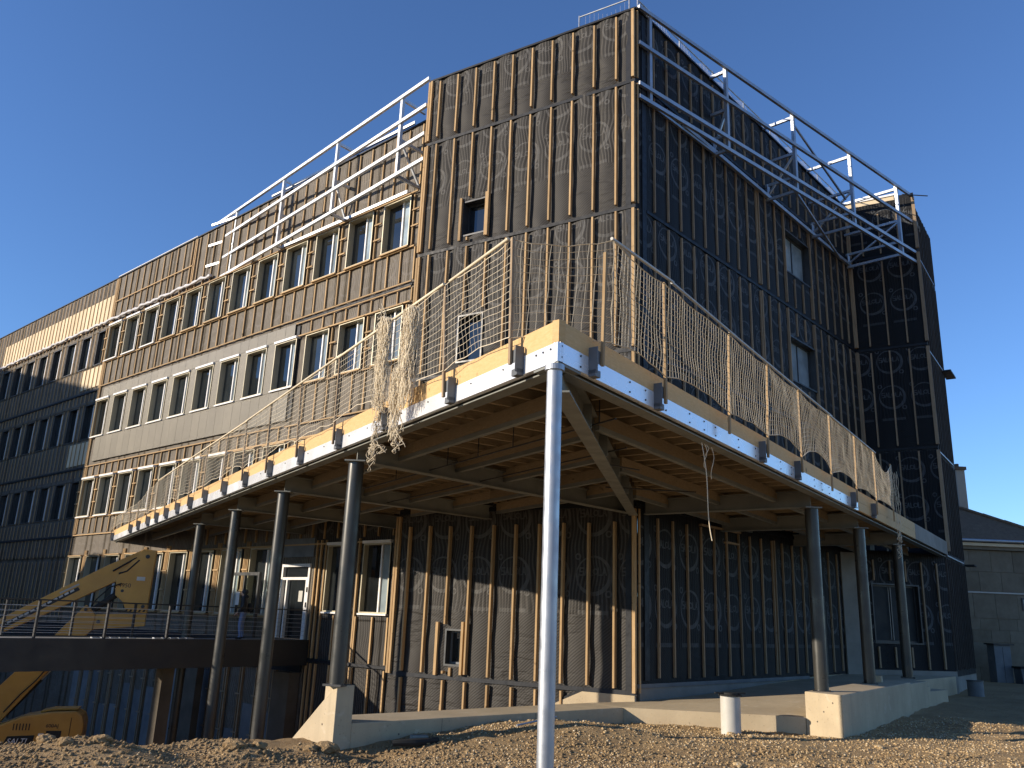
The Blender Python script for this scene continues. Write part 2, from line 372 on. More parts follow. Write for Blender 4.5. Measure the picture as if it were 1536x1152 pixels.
def grid_wall(name, fr, srange, zrange, step, holes, battens, amp, bands, mat, parent, n0=0., depth=.35, soff=0.):
    """membrane skin that swells between the battens; window openings left out, reveals closed"""
    def lines(a, b, cuts):
        base = list(np.linspace(a, b, max(2, int(round((b - a) / step)) + 1)))
        cuts = [c for c in cuts if a < c < b]
        base = [q for q in base if all(abs(q - c) > step * .35 for c in cuts)]
        return np.array(sorted(base + cuts))
    S = lines(*srange, [h[i] for h in holes for i in (0, 1)]); Z = lines(*zrange, [h[i] for h in holes for i in (2, 3)])
    SS, ZZ = np.meshgrid(S, Z)
    b = np.array(sorted(battens)); i = np.clip(np.searchsorted(b, SS) - 1, 0, len(b) - 2)
    f = np.clip((SS - b[i]) / (b[i + 1] - b[i]), 0, 1)
    n = n0 + amp * (np.sin(np.pi * f) ** .8 - .25) * (.65 + .7 * vnoise(SS * .9, ZZ * .55, 3)) + amp * .55 * (vnoise(SS * 2.1 + ZZ * .5, ZZ * 1.7 - SS * .8, 5) - .5)
    X = fr.o[0] + fr.u[0] * SS + fr.nn[0] * n; Y = fr.o[1] + fr.u[1] * SS + fr.nn[1] * n
    V = np.stack([X, Y, ZZ], -1).reshape(-1, 3); ns = len(S)
    F = []
    for a in range(len(Z) - 1):
        zc = (Z[a] + Z[a + 1]) / 2; hs = [h for h in holes if h[2] < zc < h[3]]
        for c in range(ns - 1):
            sc = (S[c] + S[c + 1]) / 2
            if any(h[0] < sc < h[1] for h in hs): continue
            F.append((a * ns + c, a * ns + c + 1, (a + 1) * ns + c + 1, (a + 1) * ns + c))
    me = bpy.data.meshes.new(name); me.from_pydata(V.tolist(), [], F)
    li = np.zeros(len(me.loops), dtype=np.int32); me.loops.foreach_get('vertex_index', li)
    pz = np.full(len(V), -9.); zf = ZZ.reshape(-1); off = np.full(len(V), 0.)
    for k, (za, zb, zr) in enumerate(bands):
        m = (zf >= za) & (zf < zb); pz[m] = zf[m] - zr; off[m] = k * .47
    sgn = -1 if name and fr in (BL, FA, WG) else 1
    for nm, U in (('UVMap', np.stack([SS.reshape(-1), zf], -1)), ('PR', np.stack([sgn * (SS.reshape(-1)) + soff + off, pz], -1))):
        l = me.uv_layers.new(name=nm); l.data.foreach_set('uv', U[li].astype(np.float32).ravel())
    me.polygons.foreach_set('use_smooth', [True] * len(me.polygons)); me.materials.append(mat)
    o = bpy.data.objects.new(name, me); COL.objects.link(o); o.parent = parent; o.location = -wloc(parent); o['_w'] = (0, 0, 0)
    return o
def battens_col(fr, parent, slist, tiers, holes, w_, d, mat, n0=0., pad=.05, count=None):
    for s in slist:
        for (z0, z1) in tiers:
            spans = [(z0, z1)]
            for h in holes:
                if h[0] - pad < s < h[1] + pad:
                    nw = []
                    for a, b in spans:
                        if h[2] - .1 > a and h[2] - .1 < b or h[3] + .1 < b and h[3] + .1 > a:
                            if h[2] - .1 > a: nw.append((a, min(b, h[2] - .1)))
                            if h[3] + .1 < b: nw.append((max(a, h[3] + .1), b))
                        elif a >= h[2] - .1 and b <= h[3] + .1: pass
                        else: nw.append((a, b))
                    spans = nw
            for a, b in spans:
                if b - a < .12: continue
                j = random.uniform(-.012, .012); e = random.uniform(0, .05)
                MB().box(fr, s + j - w_ / 2, s + j + w_ / 2, a + e, b - random.uniform(0, .04), n0, n0 + d).build('batten', mat, parent)

# ------------------------------------------------------------------ ground
LW = Fr((-2.93, 15.98), 49.3, 1)            # front line of the low retaining wall (from the left pier to the block corner)
def gh(x, y):
    x = np.asarray(x, float); y = np.asarray(y, float)
    z = -.62 + .10 * (vnoise(x * .28, y * .28, 1) - .5) + .10 * (vnoise(x * .9, y * .9, 2) - .5) + .05 * (vnoise(x * 2.7, y * 2.7, 4) - .5)
    z = z + .030 * (vnoise(x * 8, y * 8, 8) - .5) + .11 * np.clip(vnoise(x * .22 + y * .1, y * 1.35 - x * .12, 14) - .45, 0, 1)
    z = z + .28 * np.exp(-(((x - 1.6) / 2.6) ** 2 + ((y - 17.8) / 1.3) ** 2)) - .24 * np.exp(-(((x + 2.2) / 1.6) ** 2 + ((y - 15.4) / 1.1) ** 2))
    z = z + .22 * np.exp(-(((x + 6.2) / 1.0) ** 2 + ((y - 13.6) / .55) ** 2)) + .20 * np.exp(-(((x + 4.0) / .45) ** 2 + ((y - 14.2) / .4) ** 2)) + .12 * np.exp(-(((x + 3.1) / .4) ** 2 + ((y - 15.5) / .3) ** 2))
    z = z + .0105 * np.clip(x - 6, 0, 18)
    f1 = y - (14.15 + .35 * (vnoise(x * .7, 0 * x, 9) - .5))
    dx = x - (-3.35); dy = y - 16.9
    nx, ny = -math.cos(R(49.3)), math.sin(R(49.3))
    f2 = dx * nx + dy * ny
    m = np.minimum(np.minimum(f1, f2), 5.5 - x)
    t = np.clip(m / 2.4, 0, 1); t = t * t * (3 - 2 * t)
    return z * (1 - t) + t * (-4.75 + .3 * (vnoise(x * .5, y * .5, 11) - .5))
def graded(a, b, st, far):
    l = list(np.arange(a, b + 1e-6, st)); q = st; x = a
    lo = []
    while x > -far: q *= 1.35; x -= q; lo.append(x)
    q = st; x = b; hi = []
    while x < far: q *= 1.35; x += q; hi.append(x)
    return np.array(lo[::-1] + l + hi)
gx = graded(-10, 18, .11, 900); gy = graded(8.5, 26, .11, 900)
XX, YY = np.meshgrid(gx, gy); ZZ = gh(XX, YY); nx_ = len(gx)
V = np.stack([XX, YY, ZZ], -1).reshape(-1, 3)
ii = (np.arange(len(gy) - 1)[:, None] * nx_ + np.arange(nx_ - 1)[None]).reshape(-1)
Fq = np.stack([ii, ii + 1, ii + nx_ + 1, ii + nx_], -1)
me = bpy.data.meshes.new('ground'); me.from_pydata(V.tolist(), [], Fq.tolist()); me.materials.append(M['ground'])
me.polygons.foreach_set('use_smooth', [True] * len(me.polygons))
g_o = bpy.data.objects.new('ground', me); COL.objects.link(g_o); g_o['kind'] = 'structure'

# loose stones on the ground: uncountable, one object
def stones(name, n, gen, smin, smax, mat=None, lab='loose pale gravel scattered over the sandy ground in front of the building', cat='gravel'):
    oct_v = np.array([(1, 0, 0), (-1, 0, 0), (0, 1, 0), (0, -1, 0), (0, 0, 1), (0, 0, -1)], float)
    oct_f = np.array([(0, 2, 4), (2, 1, 4), (1, 3, 4), (3, 0, 4), (2, 0, 5), (1, 2, 5), (3, 1, 5), (0, 3, 5)])
    x, y = gen(n); z = gh(x, y); n = len(x)
    sz = smin + (smax - smin) * rng.random(n) ** 3.2
    sc = sz[:, None, None] * (.65 + .7 * rng.random((n, 6, 1))) * np.array([1, 1, .7])
    th = rng.random(n) * 6.28; c, s = np.cos(th), np.sin(th)
    v = oct_v[None] * sc; vx = v[:, :, 0] * c[:, None] - v[:, :, 1] * s[:, None]; vy = v[:, :, 0] * s[:, None] + v[:, :, 1] * c[:, None]
    Vt = np.stack([vx + x[:, None], vy + y[:, None], v[:, :, 2] + z[:, None] + sz[:, None] * .15], -1).reshape(-1, 3)
    Ft = (oct_f[None] + (np.arange(n) * 6)[:, None, None]).reshape(-1, 3)
    me = bpy.data.meshes.new(name); me.vertices.add(len(Vt)); me.vertices.foreach_set('co', Vt.astype(np.float32).ravel())
    me.loops.add(len(Ft) * 3); me.loops.foreach_set('vertex_index', Ft.astype(np.int32).ravel())
    me.polygons.add(len(Ft)); me.polygons.foreach_set('loop_start', np.arange(0, len(Ft) * 3, 3, dtype=np.int32))
    me.update(calc_edges=True); me.validate(); me.materials.append(mat or M['gravel'])
    o = bpy.data.objects.new(name, me); COL.objects.link(o); o['kind'] = 'stuff'; return tag(o, lab, cat)
def gen(n):
    x = rng.uniform(-9, 17, n); y = rng.uniform(9.5, 24, n)
    keep = (vnoise(x * .8, y * .8, 21) + .35 * np.clip((x + 2) / 6, -1, 1)) > rng.random(n) * .9
    s_, n_ = (x + 2.93) * LW.u[0] + (y - 15.98) * LW.u[1], (x + 2.93) * LW.nn[0] + (y - 15.98) * LW.nn[1]
    keep &= (n_ > .05) & (gh(x, y) > -1.2)
    return x[keep], y[keep]
stones('gravel', 120000, gen, .007, .036)
def gen2(n):
    x = rng.uniform(-9.5, 9, n); y = rng.uniform(9.5, 17, n)
    keep = (vnoise(x * .6 + 9, y * .9, 25) - .35 * np.clip((x - 1) / 5, -1, 1)) > rng.random(n) * 1.1
    n_ = (x + 2.93) * LW.nn[0] + (y - 15.98) * LW.nn[1]
    s_ = (x + 2.93) * LW.u[0] + (y - 15.98) * LW.u[1]
    keep &= ((n_ > .05) | (s_ < -1.2)) & (gh(x, y) > -1.9)
    return x[keep], y[keep]
stones('earth_clods', 50000, gen2, .010, .055, M['ground'], 'crumbled brown earth clods spread over the churned ground on the left', 'earth')

# ------------------------------------------------------------------ corner block
RINGS = [4.75, 9.18, 13.72, 18.1]; TOP = 20.78
blk = thing('corner_block', BL.p(4, 0, 0), 'tall black corner building wrapped in printed membrane and vertical timber battens', 'building')
bl_b = [.0] + [.62 + .78 * i for i in range(10)] + [8.12]
bl_tiers = [(-.05, 4.62), (4.9, 9.1), (9.3, 13.62), (13.84, 17.98), (18.22, 20.6)]
bl_holes = [(5.40, 6.40, 14.06, 15.38), (5.33, 6.33, 9.55, 11.2), (5.50, 6.12, .22, 1.27)]
bandsBL = [(-2, 4.75, 2.85), (4.75, 9.18, 6.9), (9.18, 13.72, 11.84), (13.72, 18.1, 16.5), (18.1, 22, 20.35)]
grid_wall('membrane', BL, (0, 8.2), (-1.6, TOP), .055, bl_holes, bl_b, .075, bandsBL, M['memb'], blk, soff=.02)
bl_main = [.62 + .78 * i for i in range(10)]
battens_col(BL, blk, bl_main, [(-.02, 4.3)] + bl_tiers[1:], bl_holes, .057, .135, M['batten'], .035)
battens_col(BL, blk, [.62 + .78 * i for i in range(2, 10)], [(-1.5, -.18)], [], .057, .12, M['batten'], .02)
for s0, s1, z0, z1 in ((5.34, 5.42, 13.9, 15.5), (6.38, 6.47, 13.9, 15.5), (6.33, 6.42, -.05, 1.45), (5.42, 5.5, 0.0, 1.48), (5.80, 5.88, -.05, .18), (6.05, 6.13, -1.45, -.85)):
    MB().box(BL, s0, s1, z0, z1, .02, .135).build('batten', M['batten'], blk)
# corner posts and edge battens
for (a, b, c, d, fr) in ((.01, .10, .03, .15, BL), (8.03, 8.10, .0, .15, BL), (8.145, 8.22, -.06, .12, BL), (.01, .06, .02, .06, BR)):
    for z0, z1 in [(-.1, 4.62), (4.86, 9.1), (9.26, 13.62), (13.82, 18.0), (18.2, 20.72)]:
        MB().box(fr, a, b, z0, z1, c, d).build('batten', M['batten'], blk)
MB().box(BL, .16, .32, -.1, 20.7, .0, .05).build('corner_tape', M['flash'], blk)
MB().box(BR, .28, .50, .2, 20.7, .0, .04).build('corner_tape', M['flash'], blk)
for z in RINGS + [-.1]:
    MB().box(BL, .0, 8.13, z - .06, z + .05, .0, .075).build('flashing_strip', M['flash'], blk)
MB().box(BL, -.02, 8.2, TOP - .03, TOP + .04, -.4, .09).build('parapet_cap', M['flash'], blk)
def small_window(fr, s0, s1, z0, z1, parent, pane='glass', depth=.22, fm='framedark', div=None, sashm='white'):
    f = MB(); t = .055
    f.box(fr, s0, s0 + t, z0, z1, -depth, .05).box(fr, s1 - t, s1, z0, z1, -depth, .05)
    f.box(fr, s0 + t, s1 - t, z0, z0 + t, -depth, .05).box(fr, s0 + t, s1 - t, z1 - t, z1, -depth, .05)
    o = f.build('window', M[fm], parent)
    MB().box(fr, s0 + t, s1 - t, z0 + t, z1 - t, -depth, -depth + .02).build('pane', M[pane], o)
    sf = MB(); q = .06
    sf.box(fr, s0 + t, s0 + t + q, z0 + t, z1 - t, -depth + .021, -depth + .06).box(fr, s1 - t - q, s1 - t, z0 + t, z1 - t, -depth + .021, -depth + .06)
    sf.box(fr, s0 + t + q, s1 - t - q, z0 + t, z0 + t + q, -depth + .021, -depth + .06).box(fr, s0 + t + q, s1 - t - q, z1 - t - q, z1 - t, -depth + .021, -depth + .06)
    if div: sf.box(fr, div - .03, div + .03, z0 + t + q, z1 - t - q, -depth + .022, -depth + .055)
    sf.build('sash', M[sashm], o)
    return o
small_window(BL, 5.40, 6.40, 14.06, 15.38, blk, depth=.3, sashm='framedark')
small_window(BL, 5.33, 6.33, 9.55, 11.2, blk, depth=.3, sashm='framedark')
small_window(BL, 5.50, 6.12, .22, 1.27, blk, depth=.25, sashm='greybox')

# right face
br_b = [.15 + .78 * i for i in range(23)]
br_holes = [(10.3, 12.68, 15.2, 17.05), (10.28, 12.66, 10.72, 12.55), (10.72, 12.05, .1, 2.85)]
bandsBR = [(-2, 4.75, 2.08), (4.75, 9.18, 6.7), (9.18, 13.72, 11.5), (13.72, 18.1, 15.9), (18.1, 22, 19.9)]
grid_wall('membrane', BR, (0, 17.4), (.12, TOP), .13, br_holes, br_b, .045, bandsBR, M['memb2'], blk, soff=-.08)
battens_col(BR, blk, [.95 + .78 * i for i in range(21)], [(.2, 4.5), (4.9, 9.1), (9.3, 13.62), (13.84, 17.98), (18.2, 20.6)], br_holes, .048, .065, M['batten_dull'])
for s in (8.07, 8.09 + 4.6, 10.25, 12.72):
    for z0, z1 in ((.2, 4.5), (9.3, 13.6), (13.85, 18.0)):
        if s > 10 and z0 < 1: continue
        MB().box(BR, s - .03, s + .03, z0, z1, .0, .10).build('batten', M['batten_dull'], blk)
MB().box(BR, 3.25, 5.7, 4.5, 4.56, .0, .1).build('batten', M['batten_dull'], blk)
MB().box(BR, 4.7, 5.55, 4.12, 4.18, .0, .1).build('batten', M['batten_dull'], blk)
for z in RINGS:
    MB().box(BR, .5, 17.3, z - .05, z + .05, .0, .06).build('flashing_strip', M['flash'], blk)
MB().box(BR, -.05, 17.5, TOP - .03, TOP + .04, -.4, .08).build('parapet_cap', M['flash'], blk)
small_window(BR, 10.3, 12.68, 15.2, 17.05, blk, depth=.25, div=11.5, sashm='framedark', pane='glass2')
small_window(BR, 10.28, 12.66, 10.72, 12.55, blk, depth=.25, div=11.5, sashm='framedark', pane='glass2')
dr = small_window(BR, 10.72, 12.05, .1, 2.85, blk, depth=.18, div=11.4, sashm='framedark')
dr.name = 'glazed_door'
MB().box(BR, 10.95, 11.25, 1.3, 2.3, -.155, -.15).build('door_notice', M['letter'], dr)
MB().box(BR, -.02, 10.4, .02, .12, -.1, .05).build('sill_strip', M['board'], blk)
MB().box(BR, .1, 10.7, -1.3, .02, -.3, .0).build('base_wall', M['concrete2'], blk)
# left face foot: pale upstand at the corner, sloped flashing beside it
MB().prism(BL, [(.05, -.16), (1.55, -.16), (2.6, -.62), (2.6, -1.4), (.05, -1.4)], -.2, .10).build('base_wall', M['concrete'], blk)
MB().bar(BL.p(1.5, -.12, .05), BL.p(2.75, -.68, .05), .06, .10).build('flashing_strip', M['flash'], blk)

# wing that projects at the far end of the right face
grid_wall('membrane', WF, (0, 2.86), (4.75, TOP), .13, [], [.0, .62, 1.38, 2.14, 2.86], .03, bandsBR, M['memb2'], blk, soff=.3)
battens_col(WF, blk, [.6, 1.36, 2.12], [(4.9, 9.05), (9.3, 13.6), (13.84, 17.98), (18.2, 20.2)], [], .06, .085, M['batten_dull'])
for z0, z1 in ((4.9, 9.05), (9.3, 13.6), (13.84, 18.0), (18.2, 20.7)):
    MB().box(WF, 2.80, 2.93, z0, z1, .0, .1).build('batten', M['batten_dull'], blk)
    MB().box(BR, 17.18, 17.34, z0, z1, .0, .14).build('batten', M['batten_dull'], blk)
for z in RINGS[1:]: MB().box(WF, .0, 2.86, z - .05, z + .05, .0, .05).build('flashing_strip', M['flash'], blk)
MB().box(WF, -.1, 2.1, 20.25, 21.0, -.12, -.02).build('pale_upstand', M['ply'], blk)
MB().box(WF, -.1, 2.2, 21.0, 21.09, -.2, .04).build('pale_upstand', M['white'], blk)
MB().box(WF, 2.1, 2.9, 20.2, 20.95, -.1, .02).build('membrane', M['memb2'], blk)
ws_b = [.05 + .78 * i for i in range(8)] + [5.45]
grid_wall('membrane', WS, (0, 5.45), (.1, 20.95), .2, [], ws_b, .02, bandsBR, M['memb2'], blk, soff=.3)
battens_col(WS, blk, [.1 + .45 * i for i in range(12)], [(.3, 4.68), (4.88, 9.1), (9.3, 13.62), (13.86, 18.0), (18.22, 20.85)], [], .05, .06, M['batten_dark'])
for z in RINGS:
    MB().box(WS, .3, 4.6, z - .02, z + .03, .0, .08).build('flashing_strip', M['galv'], blk)
MB().box(WS, 4.6, 6.1, 13.68, 13.76, -.02, .4).build('flashing_strip', M['flash'], blk)
MB().box(WS, 5.3, 6.1, 4.7, 4.76, -.02, .4).build('flashing_strip', M['flash'], blk)
MB().box(WS, -.05, 5.5, -1.4, .1, -.3, -.02).build('base_wall', M['concrete2'], blk)
# wing, ground storey (stands back on the terrace)
wg_b = [.02 + .78 * i for i in range(7)]
wg_holes = [(1.4, 3.6, 1.25, 3.5)]
grid_wall('membrane', WG, (0, 4.96), (.3, 4.75), .13, wg_holes, wg_b, .03, [(-1, 5, 2.3)], M['memb2'], blk, soff=.1)
battens_col(WG, blk, [.5 + .74 * i for i in range(6)] + [4.85], [(.35, 4.4)], wg_holes, .06, .085, M['batten_dull'])
small_window(WG, 1.4, 3.6, 1.25, 3.5, blk, pane='dullglass', depth=.2, div=2.6, sashm='framedark')
for s in (2.62, 2.72): MB().box(WG, s, s + .02, 1.4, 3.35, -.12, -.10).build('blind_cord', M['pvc'], blk)
MB().box(WG, 4.3, 4.95, .12, 4.6, .0, .12).build('pillar', M['concrete2'], blk)
MB().box(WG, -.05, 5.0, -1.3, .3, -.3, .02).build('base_wall', M['concrete2'], blk)
# roof lid so that the block is closed from above
def pxy(fr, s, n=0.): q = fr.p(s, 0, n); return (q[0], q[1])
MB().poly([pxy(BL, 0, -.1), pxy(BR, 17.4, -.1), pxy(WF, 2.8, -.1), pxy(WS, 5.4, -.1), pxy(WS, 5.4, -9), pxy(BL, 8.1, -9), pxy(BL, 8.1, -.1)], TOP - .8, TOP - .5).build('roof', M['concrete2'], blk)
MB().prism(WS, [(5.4, -1), (5.4, 20.9), (5.6, 20.9), (5.6, -1)], -9, -.02).build('rear_wall', M['concrete2'], blk)

# ------------------------------------------------------------------ long wing on the left
lw = thing('long_wing', FA.p(20, -4.7, 0), 'long four storey wing with rows of tall windows, grey ribbed cladding and open timber battens', 'building')
PIT, W0, WW = 2.248, .62, 1.6
ROWS = [(1.38, 4.0), (6.15, 8.24), (10.68, 12.81), (15.24, 17.39)]
FTOP = 20.52; LS = 27.06
fholes = []
for r, (z0, z1) in enumerate(ROWS):
    for k in range(12):
        if r == 0 and k in (1, 2): continue
        fholes.append((W0 + PIT * k, W0 + PIT * k + WW, z0, z1))
    for j in range(11):
        if r == 0: continue
        fholes.append((LS + .22 + PIT * j, LS + .22 + 1.42 + PIT * j, z0, z1))
DOOR = (4.9, 6.75, .6, 3.35); SCREEN = (7.0, 9.6, .6, 3.05)
fholes += [DOOR]
fbat = sorted([.3 + .78 * i for i in range(35)] + [LS + .56 * i for i in range(45)])
bandsFA = [(-6, 1.1, -2.5), (1.1, 5.1, 4.2), (5.1, 8.95, 8.6), (8.95, 13.6, 11.9), (13.6, 17.4, 14.6), (17.4, 22, 18.6)]
NEARW = [(.34, 1.82, 1.62, 4.0), (2.42, 3.9, 1.62, 4.0)]
fholes = [h for h in fholes if not (h[2] < 1.5 and h[0] < 4)] + NEARW
grid_wall('membrane', FA, (-.6, 51.5), (5.1, FTOP), .16, fholes, fbat, .03, bandsFA, M['membfa'], lw)
grid_wall('membrane', FA, (4.7, 51.5), (-4.9, 5.1), .16, fholes, fbat, .03, bandsFA, M['membfa'], lw)
grid_wall('membrane', FA, (-.6, 4.86), (-4.9, 5.13), .10, fholes, [-.6, .2, 1.05, 1.95, 2.7, 3.5, 4.3, 4.86], .05, [(-6, 1.55, -9), (1.55, 6, 3.4)], M['memb'], lw)
for s_b in (.24, 1.05, 1.95, 2.05, 2.3, 3.2, 4.0, 4.3, 4.55):
    MB().box(FA, s_b - .035, s_b + .035, -4.6, -.2, .02, .10).build('batten', M['batten'], lw)
    MB().box(FA, s_b - .035, s_b + .035, -.02, 1.5 if s_b in (.24, 1.05, 1.95, 3.2) else 4.2, .02, .10).build('batten', M['batten'], lw)
MB().box(FA, -.6, 4.85, -.15, -.06, .0, .12).build('flashing_strip', M['flash'], lw)
MB().box(FA, -.6, LS, FTOP, FTOP + .06, -.4, .1).build('parapet_cap', M['flash'], lw)
MB().box(FA, 17.8, LS, FTOP + .061, FTOP + .10, -.3, .11).build('parapet_cap', M['white'], lw)
MB().box(FA, LS, 51.5, FTOP, FTOP + .05, -.4, .08).build('parapet_cap', M['flash'], lw)
def fa_window(s0, s1, z0, z1, white=False, deep=.16):
    t = .045; f = MB(); a, b = -.16, deep
    f.box(FA, s0, s0 + t, z0, z1, a, b).box(FA, s1 - t, s1, z0, z1, a, b).box(FA, s0 + t, s1 - t, z1 - t, z1, a, b).box(FA, s0 + t, s1 - t, z0, z0 + t, a, b)
    o = f.build('window', M['frame'], lw)
    mid = s0 + (s1 - s0) * .42
    MB().box(FA, mid + .03, s1 - t, z0 + t, z1 - t, -.15, -.12).build('pane', M['glass'], o)
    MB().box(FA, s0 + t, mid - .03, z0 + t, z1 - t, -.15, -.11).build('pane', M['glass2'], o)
    MB().box(FA, mid - .035, mid + .035, z0 + t, z1 - t, -.15, -.05).box(FA, s0 + t, s0 + t + .05, z0 + t, z1 - t, -.109, -.07).build('mullion', M['white'], o)
    MB().box(FA, s0 - .02, s1 + .02, z0 - .06, z0 - .003, -.05, b + .05).build('sill', M['white'] if white else M['batten'], o)
    MB().box(FA, s0 - .02, s1 + .02, z1 + .003, z1 + (.10 if white else .05), -.05, b + .06).build('head_trim', M['white'] if white else M['batten'], o)
    MB().box(FA, s0 - .006, s0 - .001, z0, z1, a, b - .002).build('cheek_shade', M['framedark'], o)  # dark sheet painting the unlit outer side of the frame
for r, (z0, z1) in enumerate(ROWS):
    for k in range(12):
        if r == 0 and k in (0, 1, 2): continue
        s0 = W0 + PIT * k
        fa_window(s0, s0 + WW, z0, z1, white=(r == 2 and k >= 3) or (r == 1 and k >= 5) or (r == 3 and k >= 9))
    if r:
        for j in range(11):
            s0 = LS + .22 + PIT * j; s1 = s0 + 1.42
            f = MB(); t = .05
            f.box(FA, s0, s0 + t, z0, z1, -.2, .03).box(FA, s1 - t, s1, z0, z1, -.2, .03).box(FA, s0 + t, s1 - t, z1 - t, z1, -.2, .03).box(FA, s0 + t, s1 - t, z0, z0 + t, -.2, .06)
            o = f.build('window', M['framedark'], lw)
            MB().box(FA, s0 + .58, s1 - t, z0 + t, z1 - t, -.19, -.16).build('pane', M['glass'], o)
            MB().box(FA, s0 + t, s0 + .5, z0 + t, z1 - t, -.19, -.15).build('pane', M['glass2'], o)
            MB().box(FA, s0 + .5, s0 + .58, z0 + t, z1 - t, -.19, -.09).build('mullion', M['white'], o)
for (a, b, c, d) in NEARW: fa_window(a, b, c, d, True, .08)
# battens of the near part
nb = 0; far_mb = MB()
def fbatten(s, z0, z1, w_=.06, d=.07, n0=.01):
    MB().box(FA, s - w_ / 2, s + w_ / 2, z0, z1, n0, n0 + d).build('batten', M['batten'], lw)
def frail(s0, s1, z, h=.055, n0=.075, d=.05, m='batten'):
    MB().box(FA, s0, s1, z - h / 2, z + h / 2, n0, n0 + d).build('rail', M[m], lw)
CL0, CL1 = 7.6, 26.3
for i in range(35):
    s = .3 + .78 * i
    if s > LS - .1: break
    s += random.uniform(-.02, .02)
    if not (6.9 < s < 7.15): fbatten(s, 17.58, 20.45)
    fbatten(s, 13.80, 15.12)
    if s < CL0 - .3: fbatten(s, 12.95, 13.45); fbatten(s, 9.05, 10.55)
    else: fbatten(s, 8.40, 8.98)
    fbatten(s, 5.25, 6.05)
    if s < 14 : fbatten(s, 4.25, 4.95)
for k in range(13):                                        # doubled studs and short noggins between the windows
    s1 = W0 + PIT * k
    for r, (z0, z1) in enumerate(ROWS):
        if r == 2 and k >= 3: continue
        if r == 0 and k in (0, 1, 2, 3): continue
        fbatten(s1 - .12, z0, z1, .06, .09)
        for q in (.36, .68):
            z = z0 + (z1 - z0) * q
            MB().box(FA, s1 - .50, s1 - .09, z - .03, z + .03, .1, .15).build('noggin', M['batten'], lw)
        if r == 0:
            for q in (.22, .32, .42): fbatten(s1 - q, z0 - .1, z1 + .3, .045, .09)
for z, a, b in ((17.50, .3, LS), (15.17, .3, LS), (13.72, .3, LS), (13.50, .3, CL0), (12.90, .3, CL0), (9.0, 7.9, LS), (8.36, .6, LS), (6.08, .6, LS), (5.15, .6, LS), (4.06, .6, 18), (10.62, .3, CL0), (8.96, .3, CL0)):
    frail(a, b, z)
frail(.3, CL0, 13.61, .07, .02, .05, 'flash'); frail(17.9, LS - .2, 18.93)
for s in (LS, LS + .12, LS - .12, 17.75, 17.9):
    MB().box(FA, s - .04, s + .04, 5.2 if s > 20 else 17.6, 20.45, .0, .1).build('batten', M['batten'], lw)
# the finished ribbed cladding: single panels
def panel(s0, s1, z0, z1):
    g = .006
    o = MB().box(FA, s0 + g, s1 - g, z0 + g, z1 - g, .03, .13).build('cladding_panel', M['clad'], lw)
    uvl = o.data.uv_layers.new(name='UVMap')
    for l, vv in zip(uvl.data, (o.data.vertices[lp.vertex_index].co for lp in o.data.loops)):
        d = np.array([vv.x, vv.y]) - FA.o; l.uv = (float(d @ FA.u), vv.z)
z0, z1 = ROWS[2]
cuts = [CL0]
s = CL0
nP = 26; cw = (CL1 - CL0) / nP
for i in range(nP): panel(CL0 + cw * i, CL0 + cw * (i + 1), 9.23, z0 - .065); panel(CL0 + cw * i, CL0 + cw * (i + 1), z1 + .11, 13.5)
edges = [W0 + PIT * k for k in range(3, 12)]
prev = CL0
for e in edges:
    if e - prev > .1: panel(prev, e - .008, z0 - .065, z1 + .11)
    prev = e + WW + .002
if CL1 - prev > .1: panel(prev, CL1, z0 - .065, z1 + .11)
MB().box(FA, CL0 - .25, CL0 - .01, 9.3, 13.4, .0, .06).build('flashing_strip', M['flash'], lw)
# far part: plain windows, narrow battens, pale boards
bigs = []
for i in range(44):
    s = LS + .14 + .56 * i + random.uniform(-.02, .02)
    inwin = any(LS + .22 + PIT * j - .03 < s < LS + .22 + 1.42 + PIT * j + .03 for j in range(11))
    segs = [(17.55, 20.45), (13.75, 15.12), (13.0, 13.5), (9.1, 10.55), (8.45, 8.9), (5.2, 6.0), (4.0, 5.05), (.8, 3.8)]
    if not inwin: segs += [(15.2, 17.4), (10.6, 12.8), (6.1, 8.2)]
    for a, b in segs: bigs.append((s, a, b))
for i, (s, a, b) in enumerate(bigs):
    if i < 70: fbatten(s, a, b, .045, .035, .052)
    else: far_mb.box(FA, s - .0225, s + .0225, a, b, .052, .087)
fm = far_mb.build('distant_battens', M['batten'], lw); fm['kind'] = 'stuff'
for i in range(32):
    s = LS + .17 + .56 * i
    MB().box(FA, s - .12, s + .42, 17.72, 19.5, .035, .05).build('pale_panel', M['ply'], lw)
for i in range(5):
    s = LS + .17 + .56 * i
    MB().box(FA, s - .12, s + .42, 13.85, 15.1, .035, .05).build('pale_panel', M['ply'], lw)
    MB().box(FA, s - .12, s + .42, 9.2, 10.5, .035, .05).build('pale_panel', M['ply'], lw)
for z in (13.58, 8.97, 5.12): MB().box(FA, LS, 51, z - .05, z + .05, .0, .11).build('flashing_strip', M['flash'], lw)
# rolled up white sheet along the window heads
pr = MB(); pts = [FA.p(s, 17.78 + .03 * math.sin(s * 3.1) + .02 * math.sin(s * 7.7), .2 + .02 * math.sin(s * 5)) for s in np.arange(15.6, 45, .22)]
pr.tube(pts, [.075 + .025 * math.sin(i * 1.9) for i in range(len(pts))], 8).build('rolled_sheet', M['plastic'], lw, smooth=True)
